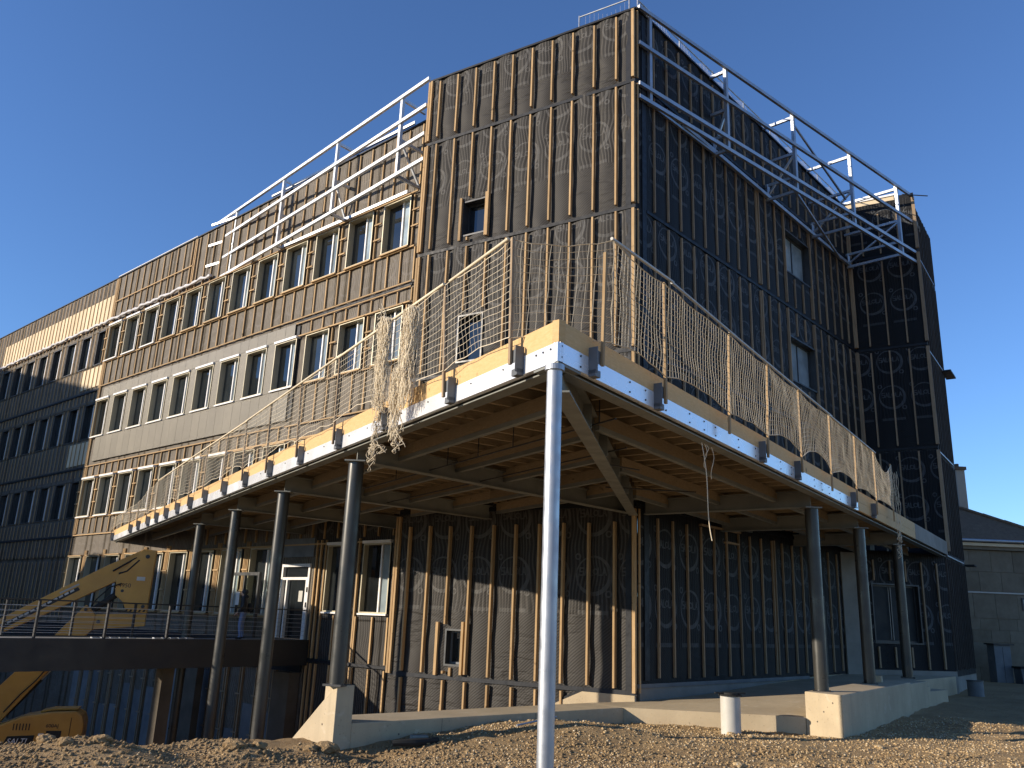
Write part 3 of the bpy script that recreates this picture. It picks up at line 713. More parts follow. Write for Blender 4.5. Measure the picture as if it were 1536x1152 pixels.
# entrance: pale door, glazed side panel
f = MB(); a0, a1, b0, b1 = DOOR; t = .11
f.box(FA, a0, a0 + t, b0, b1, -.1, .06).box(FA, a1 - t, a1, b0, b1, -.1, .06).box(FA, a0 + t, a1 - t, b1 - t, b1, -.1, .06).box(FA, a0 + t, a1 - t, b0 + 2.15, b0 + 2.25, -.1, .05)
f.box(FA, a0 + t, a0 + t + .12, b0, b0 + 2.15, -.05, .04).box(FA, a1 - .45, a1 - .37, b0, b0 + 2.15, -.1, .05)
do = f.build('entrance_door', M['white'], lw)
MB().box(FA, a0 + t, a1 - t, b0, b1 - t, -.09, -.07).build('pane', M['glass'], do)
MB().box(FA, a0 + .5, a0 + .75, b0 + 1.35, b0 + 1.75, -.068, -.064).build('door_notice', M['pvc'], do)
for z in (1.75, 2.3): MB().box(FA, a0 + .04, a0 + .09, z, z + .18, .061, .09).build('handle', M['rubber'], do)
MB().box(FA, 4.7, 7.2, 3.6, 4.3, .03, .12).build('lintel_panel', M['greybox'], lw)
# basement storey below the footbridge
for i in range(17):
    s = 5.2 + 1.12 * i
    MB().box(FA, s, s + .07, -4.7, -.55, .02, .12).build('batten', M['batten_dull'], lw)
    MB().box(FA, s + .16, s + .21, -4.7, -.55, .02, .12).build('batten', M['batten_dull'], lw)
    for z in (-1.6, -3.0): MB().box(FA, s - .05, s + .3, z, z + .05, .121, .16).build('noggin', M['batten_dull'], lw)
    z1_ = [-1.9, -2.1, -1.9, -2.9, -3.0, -.9, -.8, -1.0, -.9][i % 9]
    MB().box(FA, s + .26, s + .95, -4.7, z1_, .0, .06).build('insulation_board', M['board'], lw)
MB().box(FA, 4.86, 51, -.55, .5, .0, .1).build('floor_band', M['flash'], lw)
MB().box(FA, 4.9, 5.9, -4.7, -.56, .05, .5).build('pillar', M['pierdark'], lw)
MB().box(FA, 10.6, 11.6, -4.7, -.5, .6, .9).build('pillar', M['pierdark'], lw)
MB().poly([pxy(FA, -.6, -.1), pxy(FA, 51.4, -.1), pxy(FA, 51.4, -12), pxy(FA, -.6, -12)], FTOP - .7, FTOP - .4).build('roof', M['concrete2'], lw)
MB().box(FA, 51.3, 51.5, -4.7, FTOP, -12, -.05).build('end_wall', M['concrete2'], lw)

# ------------------------------------------------------------------ canopy
def line_hit(p, d, q, e):
    """distance t along p + t d to the line q + u e"""
    den = d[0] * e[1] - d[1] * e[0]
    if abs(den) < 1e-9: return 1e9
    return ((q[0] - p[0]) * e[1] - (q[1] - p[1]) * e[0]) / den
CLL = line_hit(CL.o, CL.u, FA.o, FA.u) - .15; CRL = 29.55
can = thing('canopy', CL.p(0, 0, 0), 'timber and steel canopy wrapping the corner on round columns', 'canopy')
ZT, ZW, ZB = 5.27, 4.975, 4.72
def planks(fr, cuts, z0, z1, n0, n1, nm, mat):
    for a, b in zip(cuts[:-1], cuts[1:]): MB().box(fr, a + .002, b - .002, z0, z1, n0, n1).build(nm, mat, can)
planks(CL, [0, 5.15, 9.8, 14.4, 20.8, 27, CLL], ZW, ZT, -.10, 0, 'fascia_board', M['fascia'])
planks(CR, [.002, 4.9, 9.7, 15.0, 19.6, 22.9], ZW, ZT, -.10, 0, 'fascia_board', M['fascia'])
MB().box(CR, 15.02, 22.9, ZB + .02, ZW - .002, -.08, -.004).build('fascia_board', M['fascia'], can)
planks(CR, [22.91, 25.4, CRL], ZB + .02, ZT, -.10, 0, 'end_fascia', M['concrete2'])
planks(CL, [.0, 2.8, 5.15, 7.45, 9.8, 12.1, 14.3, 18.7, 22.9, 27, CLL], ZB, ZW - .003, -.08, .012, 'steel_fascia', M['galvw'])
planks(CR, [.013, .62, 2.55, 4.75, 7.3, 9.4, 11.7, 13.95, 15.0], ZB, ZW - .003, -.08, .012, 'steel_fascia', M['galvw'])
def bolts(fr, ss, zs):
    b = MB()
    for s in ss:
        for z in zs: b.tube([fr.p(s, z, .010), fr.p(s, z, .024)], .014, 6)
    b.build('bolt_heads', M['darkmetal'], can)['kind'] = 'stuff'
bolts(CR, [.06, .52, .95, 1.9, 2.4, 3.1, 4.0, 4.6, 5.1, 6.2, 7.1, 7.6, 8.6, 9.3, 9.8, 11, 11.6, 12.2, 13.2, 13.9, 14.4, 14.9], [ZW - .05, ZB + .06])
bolts(CL, [.15, .32, .48, 1.3, 2.2, 3.6, 4.6, 6.1, 7.0, 8.4, 9.4, 11, 13], [ZW - .07])
def ibeam(a, b, zt, zb, w_, t=.02, nm='steel_beam', m='beam'):
    """I section between plan points a and b"""
    a = np.array(a); b = np.array(b); d = b - a; L = np.hypot(*d); az = math.degrees(math.atan2(d[0], d[1])); f = Fr(a, az, 1); k = MB()
    k.box(f, 0, L, zb, zb + t, -w_ / 2, w_ / 2).box(f, 0, L, zb + t, zt - t, -.008, .008).box(f, 0, L, zt - t, zt, -w_ / 2, w_ / 2)
    return k.build(nm, M[m], can)
# edge beams
ibeam(pxy(CL, .25, -.20), pxy(CL, CLL, -.20), ZW - .02, 4.67, .22); ibeam(pxy(CR, .25, -.20), pxy(CR, CRL, -.20), ZW - .02, 4.67, .22)
MB().poly([pxy(CL, 0, .0), pxy(CL, .55, .0), pxy(CL, .45, -.45), pxy(CR, .45, -.45), pxy(CR, .55, .0)], ZB - .035, ZB - .004).build('corner_plate', M['beam'], can)
cpos = BL.o
ibeam(pxy(CL, .3, -.25), pxy(BL, .05, .16), 4.86, 4.42, .24, .025, 'hip_beam')
for s in (2.2, 4.4, 6.6, 8.8):
    hb = np.array(pxy(CL, .3, -.25)); e = cpos - hb; e = e / np.hypot(*e); q = hb + e * s
    f = Fr(q, math.degrees(math.atan2(e[0], e[1])), 1)
    MB().box(f, -.012, .012, 4.445, 4.83, -.12, .12).build('stiffener', M['beam'], can)
colL = [pxy(CL, 7.14, -.24), pxy(CL, 12.55, -.50), pxy(CL, 17.65, -.65), pxy(CL, 23.2, -.82)]
colR = [pxy(CR, 12.15, -.42), pxy(CR, 16.7, -.41), pxy(CR, 21.81, -.42)]
def to_wall(p, az):
    d = np.array([math.sin(R(az)), math.cos(R(az))]); c = []
    for fr, L in ((BL, 8.2), (FA, 50), (BR, 13.8), (WG, 5)):
        t = line_hit(p, d, fr.o, fr.u); q = np.array(p) + d * t; s = fr.inv(*q)[0]
        if t > .5 and -.3 < s < L + .3: c.append(t)
    t = min(c) - .02; return tuple(np.array(p) + d * t)
ibeam(colL[0], pxy(BL, .1, .2), 4.86, 4.46, .22)
for c in colL[1:]: ibeam(c, to_wall(c, 49.6), 4.86, 4.46, .22)
ibeam(colR[0], pxy(BR, .1, .2), 4.86, 4.46, .22)
for c in colR[1:]: ibeam(c, to_wall(c, -54.8), 4.86, 4.46, .22)
for c in colL + colR:
    f = Fr(c, 0, 1); MB().box(f, -.2, .2, 4.43, 4.456, -.2, .2).build('cap_plate', M['beam'], can)
# purlins: timber on a steel profile, parallel to the edges
hp0 = np.array(pxy(CL, .3, -.25)); hd = cpos - hp0
def purlin(fr, n, smax):
    q = np.array(pxy(fr, 0, n)); s0 = line_hit(q, fr.u, hp0, hd) + .22
    wall = [line_hit(q, fr.u, g.o, g.u) for g in ((BL,) if fr is CL else (BR,))]
    s1 = smax
    for g, L in ((BL, 8.2), (FA, 50), (BR, 13.8), (WG, 4.9)):
        t = line_hit(q, fr.u, g.o, g.u); ss = g.inv(*(q + fr.u * t))[0]
        if t > s0 and -.2 < ss < L + .1: s1 = min(s1, t - .05)
    if s1 - s0 < .6: return
    MB().box(fr, s0, s1, 4.62, 4.70, n - .05, n + .05).build('steel_purlin', M['beam'], can)
    c = s0
    while c < s1 - .3:
        e = min(c + 5.2, s1); MB().box(fr, c + .004, e - .004, 4.702, 4.925, n - .05, n + .05).build('timber_purlin', M['joist'], can); c = e
for n in (-1.28, -2.8, -4.25, -5.75, -7.2): purlin(CL, n, CLL - 1)
for n in (-1.28, -2.75, -4.2): purlin(CR, n, CRL - .6)
# joists and deck
def joists(fr, ss, smaxn):
    for s in ss:
        p = np.array(pxy(fr, s, -.12)); d = -fr.nn; t = smaxn
        th = line_hit(p, d, hp0, hd)
        if 0 < th < t and s < 12: t = th - .1
        for g, L in ((BL, 8.2), (FA, 50), (BR, 13.8), (WG, 5)):
            q = line_hit(p, d, g.o, g.u); sg = g.inv(*(p + d * q))[0]
            if .3 < q < t and -.2 < sg < L + .3: t = q - .04
        if t > .35: MB().box(fr, s - .035, s + .035, 4.93, 5.11, -.12 - t, -.12).build('joist', M['joist'], can)
joists(CL, [.75 + .585 * i for i in range(58)], 9.5); joists(CR, [.75 + .60 * i for i in range(47)], 6)
deck = [pxy(CL, .03, -.05), pxy(CL, CLL - .1, -.05), pxy(FA, FA.inv(*pxy(CL, CLL, 0))[0], .05), pxy(FA, .2, .05), pxy(BL, 8.1, .05), pxy(BL, 0, .05), pxy(BR, 13.7, .05), pxy(WG, .1, .08), pxy(CR, CRL - .05, -.05)]
MB().poly(deck, 5.112, 5.15).build('deck', M['ply2'], can)
# thin threaded hangers and bracing rods under the deck
for i in range(7):
    s = 1.8 + i * 1.25
    MB().tube([CL.p(s, 4.95, -2.05), CL.p(s, 4.55, -2.05)], .012, 6).build('hanger', M['darkmetal'], can)
MB().tube([CL.p(1.4, 4.56, -2.05), CL.p(12, 4.56, -2.05)], .014, 6).build('bracing_rod', M['darkmetal'], can)
MB().tube([CL.p(2.9, 4.54, -3.5), CL.p(13, 4.54, -3.5)], .014, 6).build('bracing_rod', M['darkmetal'], can)
MB().tube([CL.p(4.2, 4.5, -4.0), CR.p(6.2, 4.5, -2.0)], .016, 6).build('bracing_rod', M['darkmetal'], can)
MB().tube([CL.p(6.4, 4.5, -5.8), CR.p(9.2, 4.5, -2.1)], .016, 6).build('bracing_rod', M['darkmetal'], can)
# columns
def column(p, z0, z1, r, m, base=True):
    k = MB(); k.tube([(p[0], p[1], z) for z in np.linspace(z0, z1, 5)], r, 32)
    o = k.build('column', M[m], can, smooth=True)
    if base: MB().box(Fr(p, 20, 1), -r * 1.25, r * 1.25, z0 - .02, z0 + .018, -r * 1.25, r * 1.25).build('base_plate', M['darkmetal'], o)
    return o
gp = pxy(CL, .14, -.06)
gp = (.53, 10.04)
oG = column(gp, -.9, 4.63, .097, 'galv', False); oG['label'] = 'bare galvanised corner column'
MB().tube([(gp[0], gp[1], 4.62), (gp[0], gp[1], 4.69)], .125, 24).build('cap_plate', M['galv'], oG)
MB().tube([(gp[0], gp[1], 1.05), (gp[0], gp[1], 1.075)], .0985, 32).build('weld_seam', M['galv'], oG)
zb = [.34, -4.75, -4.75, -4.75]
for c, z in zip(colL, zb): column(c, z, 4.43, .15, 'column')
for c in colR: column(c, .30, 4.43, .155, 'column')

# ------------------------------------------------------------------ safety barriers with nets on the canopy edge
def V3(t): return np.array(t, float)
def net(posts, name, parent, mat, ms=.10, r=.0045, sag=.12, lift=.14, billow=.10, seed=0, zlo=None):
    """posts: list of (bottom, top) points; net cords between neighbours"""
    k = MB()
    for q in range(len(posts) - 1):
        (b0, t0), (b1, t1) = [(V3(a), V3(b)) for a, b in (posts[q], posts[q + 1])]
        L = np.linalg.norm(b1 - b0); nu = max(4, int(round(L / ms))); H = np.linalg.norm(t0 - b0); nv = max(5, int(round(H / ms)))
        d = (b1 - b0) / L; nrm = np.array([d[1], -d[0], 0]); lf = lift * (.2 + 1.3 * rng.random()); sg = sag * (.4 + rng.random()); bl = billow * (rng.random() * 1.6 - .6)
        sk = .25 * (rng.random() - .5)
        def P(u, v):
            par = 4 * u * (1 - u)
            bot = b0 + (b1 - b0) * u; top = t0 + (t1 - t0) * u
            bot = bot + np.array([0, 0, lf * par * (1 if u < .5 else 1.0)]); top = top - np.array([0, 0, sg * par])
            p = bot + (top - bot) * v
            p = p + nrm * (bl * par * math.sin(math.pi * min(1, v * 1.1)) + .035 * (float(vnoise(u * 7 + q * 3, v * 5, seed)) - .5))
            p = p + d * (sk * par * (v - .5) + .035 * (float(vnoise(u * 9 + q, v * 6, seed + 3)) - .5)) + np.array([0, 0, .035 * (float(vnoise(u * 6 + q, v * 7, seed + 5)) - .5)])
            return p
        G = [[P(i / nu, j / nv) for j in range(nv + 1)] for i in range(nu + 1)]
        for i in range(nu + 1): k.tube(G[i], r, 3, False)
        for j in range(nv + 1): k.tube([G[i][j] for i in range(nu + 1)], r * (2.0 if j in (0, nv) else 1), 3, False)
    o = k.build(name, mat, parent); o['kind'] = 'stuff'
    return o
PL = [.9, 2.8, 5.25, 7.5, 9.8, 12.1, 14.3, 16.5, 18.9, 21.0, 23.1, 25.1, 27.1, 29.0, 31.4, 33.5, CLL - .3]
PRr = [.85, 2.8, 5.4, 7.42, 9.65, 11.97, 14.36, 16.6, 18.8]
def barrier(fr, PS, name, label, topf, rails, railmat, postmat):
    t = thing(name, fr.p(PS[0], 5.0, .1), label, 'safety barrier', 'net barriers on the canopy edge')
    posts = []
    for i, s in enumerate(PS):
        tz = topf(i, s); ln = random.uniform(-.12, .12) if i else .03
        k = MB(); k.bar(fr.p(s, 4.80 if i % 2 else 4.86, .15), fr.p(s + ln, tz, .17), .05, .04, (fr.nn[0], fr.nn[1], 0)); po = k.build('post', M[postmat], t)
        b = MB(); b.box(fr, s - .125, s - .115, 4.74, 5.10, .014, .15).box(fr, s - .115, s + .045, 4.88, 5.06, .115, .125).box(fr, s - .125, s + .01, 4.70, 4.79, .014, .12)
        if i % 3 != 2 or fr is CL: b.build('bracket', M['greybox'], po)
        posts.append((fr.p(s, 5.22, .17), fr.p(s + ln, tz - .03, .19)))
    for a, b, za, zb in rails: MB().tube([fr.p(a, za, .21), fr.p(b, zb, .21)], .024, 10).build('top_rail', M[railmat], t, smooth=True)
    return t, posts
tL, pL = barrier(CL, PL, 'net_barrier', 'knotted safety net on posts along the sunlit left canopy edge', lambda i, s: 6.72 - .0135 * s + (-.35 if i > 13 else 0), [(.98, 2.7, 6.70, 6.64), (2.9, 7.5, 6.66, 6.58), (7.3, 14.4, 6.60, 6.48), (14.2, 21.2, 6.47, 6.42), (20.9, 27, 6.42, 6.34)], 'rope', 'batten_dull')
net(pL, 'net', tL, M['rope'], .115, .0032, .06, .10, .06, 3)
tR, pR = barrier(CR, PRr, 'net_barrier', 'knotted safety net on posts along the shaded right canopy edge', lambda i, s: (6.5 if i == 0 else 6.75) - .008 * s, [(.98, 3.0, 6.74, 6.82), (2.95, 5.75, 6.80, 6.74), (5.4, 12.1, 6.74, 6.64), (11.9, 16.6, 6.62, 6.55)], 'pvc', 'batten')
pR2 = list(pR); pR2[0] = (CR.p(1.0, 5.22, .2), CR.p(1.02, 6.72, .22))
net(pR2[:-1], 'net', tR, M['rope'], .105, .0050, .06, .20, .07, 7)
net(pR2[-2:], 'net', tR, M['rope'], .105, .0058, .5, .12, .05, 9)
net([pL[0], pR2[0]], 'net', tR, M['rope'], .12, .0044, .10, .05, -.12, 13)

# loose net bundles and ropes hanging over the edge
def bundle(name, base, label, strands):
    k = MB()
    for (p, r) in strands: k.tube(p, r, 4, False)
    o = k.build(name, M['rope'], None, base=base); return tag(o, label, 'net' if 'net' in name else 'rope', 'nets and ropes hanging over the canopy edge')
def drape(fr, sc, ztop, w_top, z_end, n_str, seed, w_bot=None):
    out = []; w_bot = w_bot or w_top * .6
    for i in range(n_str):
        a = rng.uniform(-1, 1); ze = z_end + rng.random() ** 2 * (ztop - z_end) * .75; ph = rng.random() * 9; nn = rng.uniform(.20, .34); k = int(10 + (ztop - ze) * 9); p = []
        for j in range(k + 1):
            t = j / k; z = ztop - (ztop - ze) * t - .10 * abs(a); wd = w_top + (w_bot - w_top) * min(1, (ztop - z) / (ztop - z_end))
            s = sc + a * wd * (.75 + .25 * math.sin(t * 5 + ph)) + .018 * math.sin(t * 13 + ph * 3) + .008 * math.sin(t * 31 + ph) - .25 * (ztop - z) / (ztop - z_end) * 0
            p.append(fr.p(s, z, nn + .02 * math.sin(t * 15 + ph * 2)))
        out.append((p, rng.uniform(.004, .0075)))
        for _ in range(1):                                   # cross cords of the gathered mesh
            z = rng.uniform(ze, ztop - .1); a2 = rng.uniform(-1, 1)
            out.append(([fr.p(sc + (a + (a2 - a) * t) * w_top * .9 + .02 * math.sin(t * 9), z - .25 * math.sin(math.pi * t) + .1 * t, nn + .05 * math.sin(t * 6)) for t in np.linspace(0, 1, 7)], .0045))
    return out
def loops(fr, sc, z, n, seed, rad=.12):
    out = []
    for i in range(n):
        c = rng.uniform(-.12, .12); zz = z + rng.uniform(-.12, .2); r = rad * rng.uniform(.5, 1.1); ph = rng.random() * 6
        out.append(([fr.p(sc + c + r * .7 * math.cos(t + ph), zz + r * math.sin(t + ph) - .02 * t, .24 + .05 * math.cos(t * 2 + ph)) for t in np.linspace(0, 5.6, 16)], rng.uniform(.005, .008)))
    return out
bundle('net_bundle', CL.p(3.95, 6.5, .2), 'thick gathered net bundle draped over the rail and trailing below the steel edge', drape(CL, 3.98, 6.62, .24, 4.9, 95, 1, .2) + drape(CL, 4.3, 5.6, .22, 4.42, 40, 2, .2) + loops(CL, 4.15, 4.35, 7, 3) + loops(CL, 4.3, 4.75, 4, 5, .16))
bundle('net_bundle', CL.p(5.0, 6.5, .2), 'smaller gathered net bundle with a curled loop on the rail, left of the thick one', drape(CL, 5.02, 6.72, .26, 5.0, 85, 4, .2) + loops(CL, 5.25, 6.75, 5, 6, .16))
bundle('rope', CL.p(5.2, 4.9, .2), 'knotted rope tail hanging below the left canopy edge', drape(CL, 5.02, 4.93, .03, 4.25, 9, 8, .05) + loops(CL, 5.15, 4.2, 7, 9, .17) + loops(CL, 4.85, 4.4, 3, 9, .1))
bundle('rope', CR.p(18.8, 5.1, .2), 'knotted rope tail hanging at the far end of the right net', drape(CR, 18.85, 6.4, .03, 4.3, 6, 10, .04) + loops(CR, 18.85, 4.35, 6, 11, .12) + loops(CR, 18.75, 4.0, 5, 11, .12))
k = []
for ds, ze, r in ((0, 3.0, .008), (.12, 4.2, .006), (.42, 4.05, .006), (.2, 4.4, .005)):
    k.append(([CR.p(4.75 + ds + (.42 if ze < 3.5 else .05) * t ** 1.5 + .02 * math.sin(t * 6), 4.6 - (4.6 - ze) * t, -.1 + .03 * math.sin(t * 5)) for t in np.linspace(0, 1, 14)], r))
o = bundle('rope', CR.p(4.75, 4.6, -.1), 'single long white cord dangling from under the right canopy edge', k)
o['category'] = 'cord'; o.name = 'rope'

# ------------------------------------------------------------------ roof edge frames
def frame_left():
    t = thing('roof_frame', TL.p(0, 17.57, 0), 'white steel lattice frame closing the angle beside the corner block, over the top windows', 'steel frame', 'lattice frames at the roof edge')
    m = M['truss']; ps = [1.9, 6.5, 11.1, 15.85]; zt, zb_ = 20.98, 17.6
    for s in ps: MB().bar(TL.p(s, zb_ - .06, 0), TL.p(s, zt + .12, 0), .13, .13, (TL.nn[0], TL.nn[1], 0)).build('post', m, t)
    for z, a, b in ((zt, .15, 18.0), (19.87, .2, 17.9), (18.67, .2, 17.9), (zb_, .15, 18.2)):
        MB().bar(TL.p(a, z, .07), TL.p(b, z, .07), .11, .13).build('chord', m, t)
    for s in ps:
        x, y, _ = TL.p(s, 0, 0); sf, nf = FA.inv(x, y)
        for z in (zt - .05, 19.15, zb_):
            MB().bar((x, y, z), FA.p(sf, z, .05), .10, .12).build('strut', m, t)
        if nf > .5: MB().bar(TL.p(s, 19.1, -.05), FA.p(sf, zb_ + .1, .12), .07, .07).build('brace', m, t)
    s1 = FA.inv(*TL.p(11, 0, 0)[:2])[0]
    MB().bar(FA.p(.9, zb_ + .02, .12), FA.p(s1, zb_ + .02, .12), .09, .13).build('inner_chord', m, t)
    MB().bar(FA.p(.9, 20.78, .02), FA.p(11, 20.78, .02), .08, .12).build('inner_chord', m, t)
    for z in (zt - .2, 19.6, 18.45): MB().bar(TL.p(15.9, z, -.12), FA.p(FA.inv(*TL.p(18, 0, 0)[:2])[0], z, .14), .06, .12).build('end_angle', m, t)
frame_left()
def frame_right():
    t = thing('roof_frame', TR.p(0, 17.55, 0), 'grey steel lattice frame cantilevered along the top of the shaded right wall', 'steel frame', 'lattice frames at the roof edge')
    m = M['galv']; ps = [.66, 4.7, 8.92, 13.1, 17.05]; zt = 20.86
    for s in ps: MB().bar(TR.p(s, 17.5, 0), TR.p(s, zt + .1, 0), .12, .12, (TR.nn[0], TR.nn[1], 0)).build('post', m, t)
    for z, a, b in ((zt, .05, 18.15), (19.5, .05, 18.1), (18.0, .05, 18.2), (17.53, .05, 18.15)):
        MB().bar(TR.p(a, z, .08), TR.p(b, z, .08), .10, .13).build('chord', m, t)
    MB().bar(BR.p(2.6, 17.72, .16), BR.p(17.3, 17.72, .16), .12, .14).build('inner_chord', m, t)
    for s in ps[1:]:
        x, y, _ = TR.p(s, 0, 0); sb, nb_ = BR.inv(x, y); sb = min(sb, 17.15)
        for z in (zt - .1, 19.2, 18.2, 17.6): MB().bar((x, y, z), BR.p(sb, z, .06), .09, .11).build('strut', m, t)
        MB().bar(TR.p(s, 19.15, -.04), BR.p(sb, 17.75, .12), .07, .07).build('brace', m, t)
        MB().bar(BR.p(sb, 17.6, .16), BR.p(sb, 18.25, .16), .10, .10, (1, 0, 0)).build('hanger', m, t)
    for a, b in ((.66, 4.7), (8.92, 15.9)):
        x, y, _ = TR.p(b, 0, -1.0)
        MB().bar(TR.p(a, 17.6, -.06), BR.p(min(BR.inv(*TR.p(b, 0, 0)[:2])[0], 16.8), 17.6, .2), .08, .08).build('brace', m, t)
    MB().bar(TR.p(8.92, 20.7, -.1), TR.p(13.1, 18.9, -.3), .07, .07).build('brace', m, t)
    MB().tube([TR.p(17.6, 20.7, .0), TR.p(19.0, 20.95, .5)], .025, 6).build('scaffold_tube', M['darkmetal'], t)
frame_right()
# roof guard rails with white netting
def guard(fr, ps, name, label, n, zt=21.75, st=.16, rr=.0035, net_on=True):
    t = thing(name, fr.p(ps[0], TOP, n), label, 'guard rail', 'guard rails on the roof')
    for s in ps: MB().tube([fr.p(s, TOP - .4, n), fr.p(s, zt, n)], .028, 8).build('post', M['galv'], t)
    MB().tube([fr.p(ps[0], zt - .05, n), fr.p(ps[-1], zt - .05, n)], .024, 8).build('rail', M['galv'], t)
    if net_on:
        k = MB()
        for i in range(int((ps[-1] - ps[0]) / st)): k.tube([fr.p(ps[0] + st * i, TOP, n + .02), fr.p(ps[0] + st * i, zt - .1 - .25 * math.sin(st * i * 2.2) ** 2, n + .02)], rr, 3, False)
        for z in np.arange(TOP + .05, zt - .3, st): k.tube([fr.p(ps[0], z, n + .02), fr.p(ps[-1], z, n + .02)], rr, 3, False)
        k.build('net', M['letter'], t)['kind'] = 'stuff'
guard(BR, [.3, 2.9, 5.2, 7.6, 9.9, 12.2, 14.6, 16.8], 'roof_guard_rail', 'white netted guard rail on the roof above the shaded right wall', -.12, 21.45, .10, .0055)
guard(BL, [.35, 2.2], 'roof_guard_rail', 'short netted guard rail at the very top corner of the roof', -.3, 21.6)

# ------------------------------------------------------------------ concrete works at the foot
ter = thing('terrace', LW.p(7.8, -.3, 0), 'raw concrete terrace with low walls, column plinth and steps under the canopy', 'terrace')
def slab(pts, zb_):
    """pts: (x, y, z) top outline"""
    k = len(pts); m = MB(); m.add([p for p in pts] + [(p[0], p[1], zb_) for p in pts], [tuple(range(k)), tuple(range(2 * k - 1, k - 1, -1))] + [(i, i + k, (i + 1) % k + k, (i + 1) % k) for i in range(k)]); return m
T0 = LW.p(7.72, 0, 0)
slab([(*LW.p(7.725, 0, -1.15)[:2], -.30), (*LW.p(7.725, 0, -.002)[:2], -.30), (6.80, 19.79, -.24), (9.2, 23.2, .06), (13.1, 28.8, .12), (17.6, 34.0, .12), (12.9, 32.8, .12), BR.p(11.2, .1, .0), BR.p(7.5, -.06, 0), BR.p(3.5, -.24, 0), BR.p(.1, -.30, 0)], -1.6).build('floor_slab', M['concrete'], ter)
slab([(6.81, 19.79, .30), (7.33, 18.98, .30), (11.70, 25.15, .30), (10.92, 25.70, .30), ], -1.5).build('plinth', M['concrete'], ter, bevel=.025)
slab([(10.93, 25.705, .26), (11.705, 25.155, .26), (13.25, 27.35, .24), (12.45, 27.95, .24)], -1.5).build('plinth', M['concrete'], ter, bevel=.025)
slab([(12.46, 27.955, .08), (13.255, 27.36, .08), (13.5, 27.7, .08), (12.7, 28.3, .08)], -1.5).build('step', M['concrete'], ter)
slab([(12.71, 28.305, -.08), (13.505, 27.71, -.08), (15.0, 29.6, -.12), (14.2, 30.2, -.12)], -1.5).build('step', M['concrete'], ter)
MB().box(Fr((10.55, 24.6), 35, 1), -.1, .1, .301, .47, -.1, .1).build('kerb_block', M['concrete'], ter)
rw = thing('retaining_wall', LW.p(0, -.9, 0), 'pale concrete retaining wall with an upright pier and a sloping wing', 'wall')
MB().prism(LW, [(.36, -2.4), (.36, -.31), (7.55, -.30), (7.72, -.30), (7.72, -2.4)], -1.15, 0.0).build('low_wall', M['concrete'], rw, bevel=.02)
MB().box(LW, 0, .36, -2.4, .34, -.42, .004).build('pier', M['concrete'], rw, bevel=.015)
SW = Fr(LW.p(0, 0, -.02)[:2], -46., -1)
MB().prism(SW, [(.0, -4.8), (.0, .335), (.05, .33), (4.4, -3.3), (4.4, -4.8)], -.30, -.005).build('sloping_wing', M['concrete'], rw, bevel=.015)
def tie_holes(fr, pts, n, parent):
    for s, z in pts: MB().tube([fr.p(s, z, n - .01), fr.p(s, z, n + .003)], .018, 8).build('tie_hole', M['pierdark'], parent)
tie_holes(SW, [(.35, -.35), (1.15, -.85), (.45, -.75)], -.005, rw)
tie_holes(LW, [(1.4, -.55), (3.0, -.5), (4.6, -.52), (6.2, -.5)], 0, rw)
PF = Fr((6.81, 19.79), math.degrees(math.atan2(.52, -.81)), 1)
tie_holes(PF, [(.48, -.08), (.72, .12), (.3, -.3)], .0, ter)
for s in (2.4, 4.9): MB().box(LW, s - .004, s + .004, -1.0, -.32, -.003, .003).build('formwork_joint', M['pierdark'], rw)
pp = thing('inspection_pipe', (5.05, 19.45, -.65), 'white plastic inspection pipe with a black cap standing in the gravel', 'pipe')
MB().tube([(5.05, 19.45, z) for z in (-.9, -.3, .17)], .215, 28).build('pipe', M['pvc'], pp, smooth=True)
MB().tube([(5.05, 19.45, .17), (5.05, 19.45, .20)], .25, 28).build('cap', M['rubber'], pp)
MB().tube([(5.05, 19.45, .201), (5.05, 19.45, .235)], .16, 20).build('cap', M['rubber'], pp)
MB().bar((4.70, 19.38, .225), (5.40, 19.52, .225), .05, .03).build('cap_strap', M['rubber'], pp)
z_ = float(gh(-1.42, 16.9))
o = MB().box(Fr((-1.46, 16.62), 75, 1), -.16, .16, -.68, -.52, -.09, .09).build('concrete_block', M['concrete2'], None, base=(-1.46, 16.62, -.68), bevel=.012)
tag(o, 'small grey concrete block lying against the low wall', 'block')
o = MB().tube([(-1.9, 16.25, -.62), (-1.5, 16.3, -.60), (-1.1, 16.55, -.58)], [.05, .07, .05], 8).build('dark_bag', M['rubber'], None, base=(-1.5, 16.3, -.62), smooth=True)
tag(o, 'crumpled black plastic lying by the small concrete block', 'plastic')
o = MB().tube([(.35, 17.25, float(gh(.35, 17.25)) + .05), (1.15, 17.9, float(gh(1.15, 17.9)) + .06)], .02, 6).build('steel_rod', M['galv'], None, base=(.35, 17.25, -.5))
tag(o, 'thin steel rod lying on the gravel beside the low wall', 'rod')
# clods and single rocks that stand out of the gravel
rock_spots = [(-5.9, 13.45, .11), (-6.35, 13.3, .08), (-4.1, 14.1, .12), (-3.75, 14.25, .085), (-6.8, 13.6, .09), (-2.9, 15.35, .13), (-3.15, 15.25, .09), (4.9, 18.9, .07), (5.3, 18.8, .05), (-2.4, 15.3, .06), (.2, 13.8, .06), (3.9, 14.6, .07), (7.6, 17.9, .06), (2.3, 12.6, .05)]
RLAB = ['big clod of earth on the edge in front of the boom lift', 'flat clod left of the big clod by the boom lift', 'long sandy clod in front of the dark columns', 'rounded clod beside the long sandy clod', 'small pale stone at the far left edge of the ground', 'clod at the foot of the sloping wing wall', 'small clod at the tip of the wing wall', 'pale stone beside the inspection pipe', 'little stone right of the inspection pipe', 'stone in front of the concrete pier', 'pale stone left of the galvanised column', 'rusty brown stone on the open gravel', 'white stone in front of the column plinth', 'pale stone right of the galvanised column']
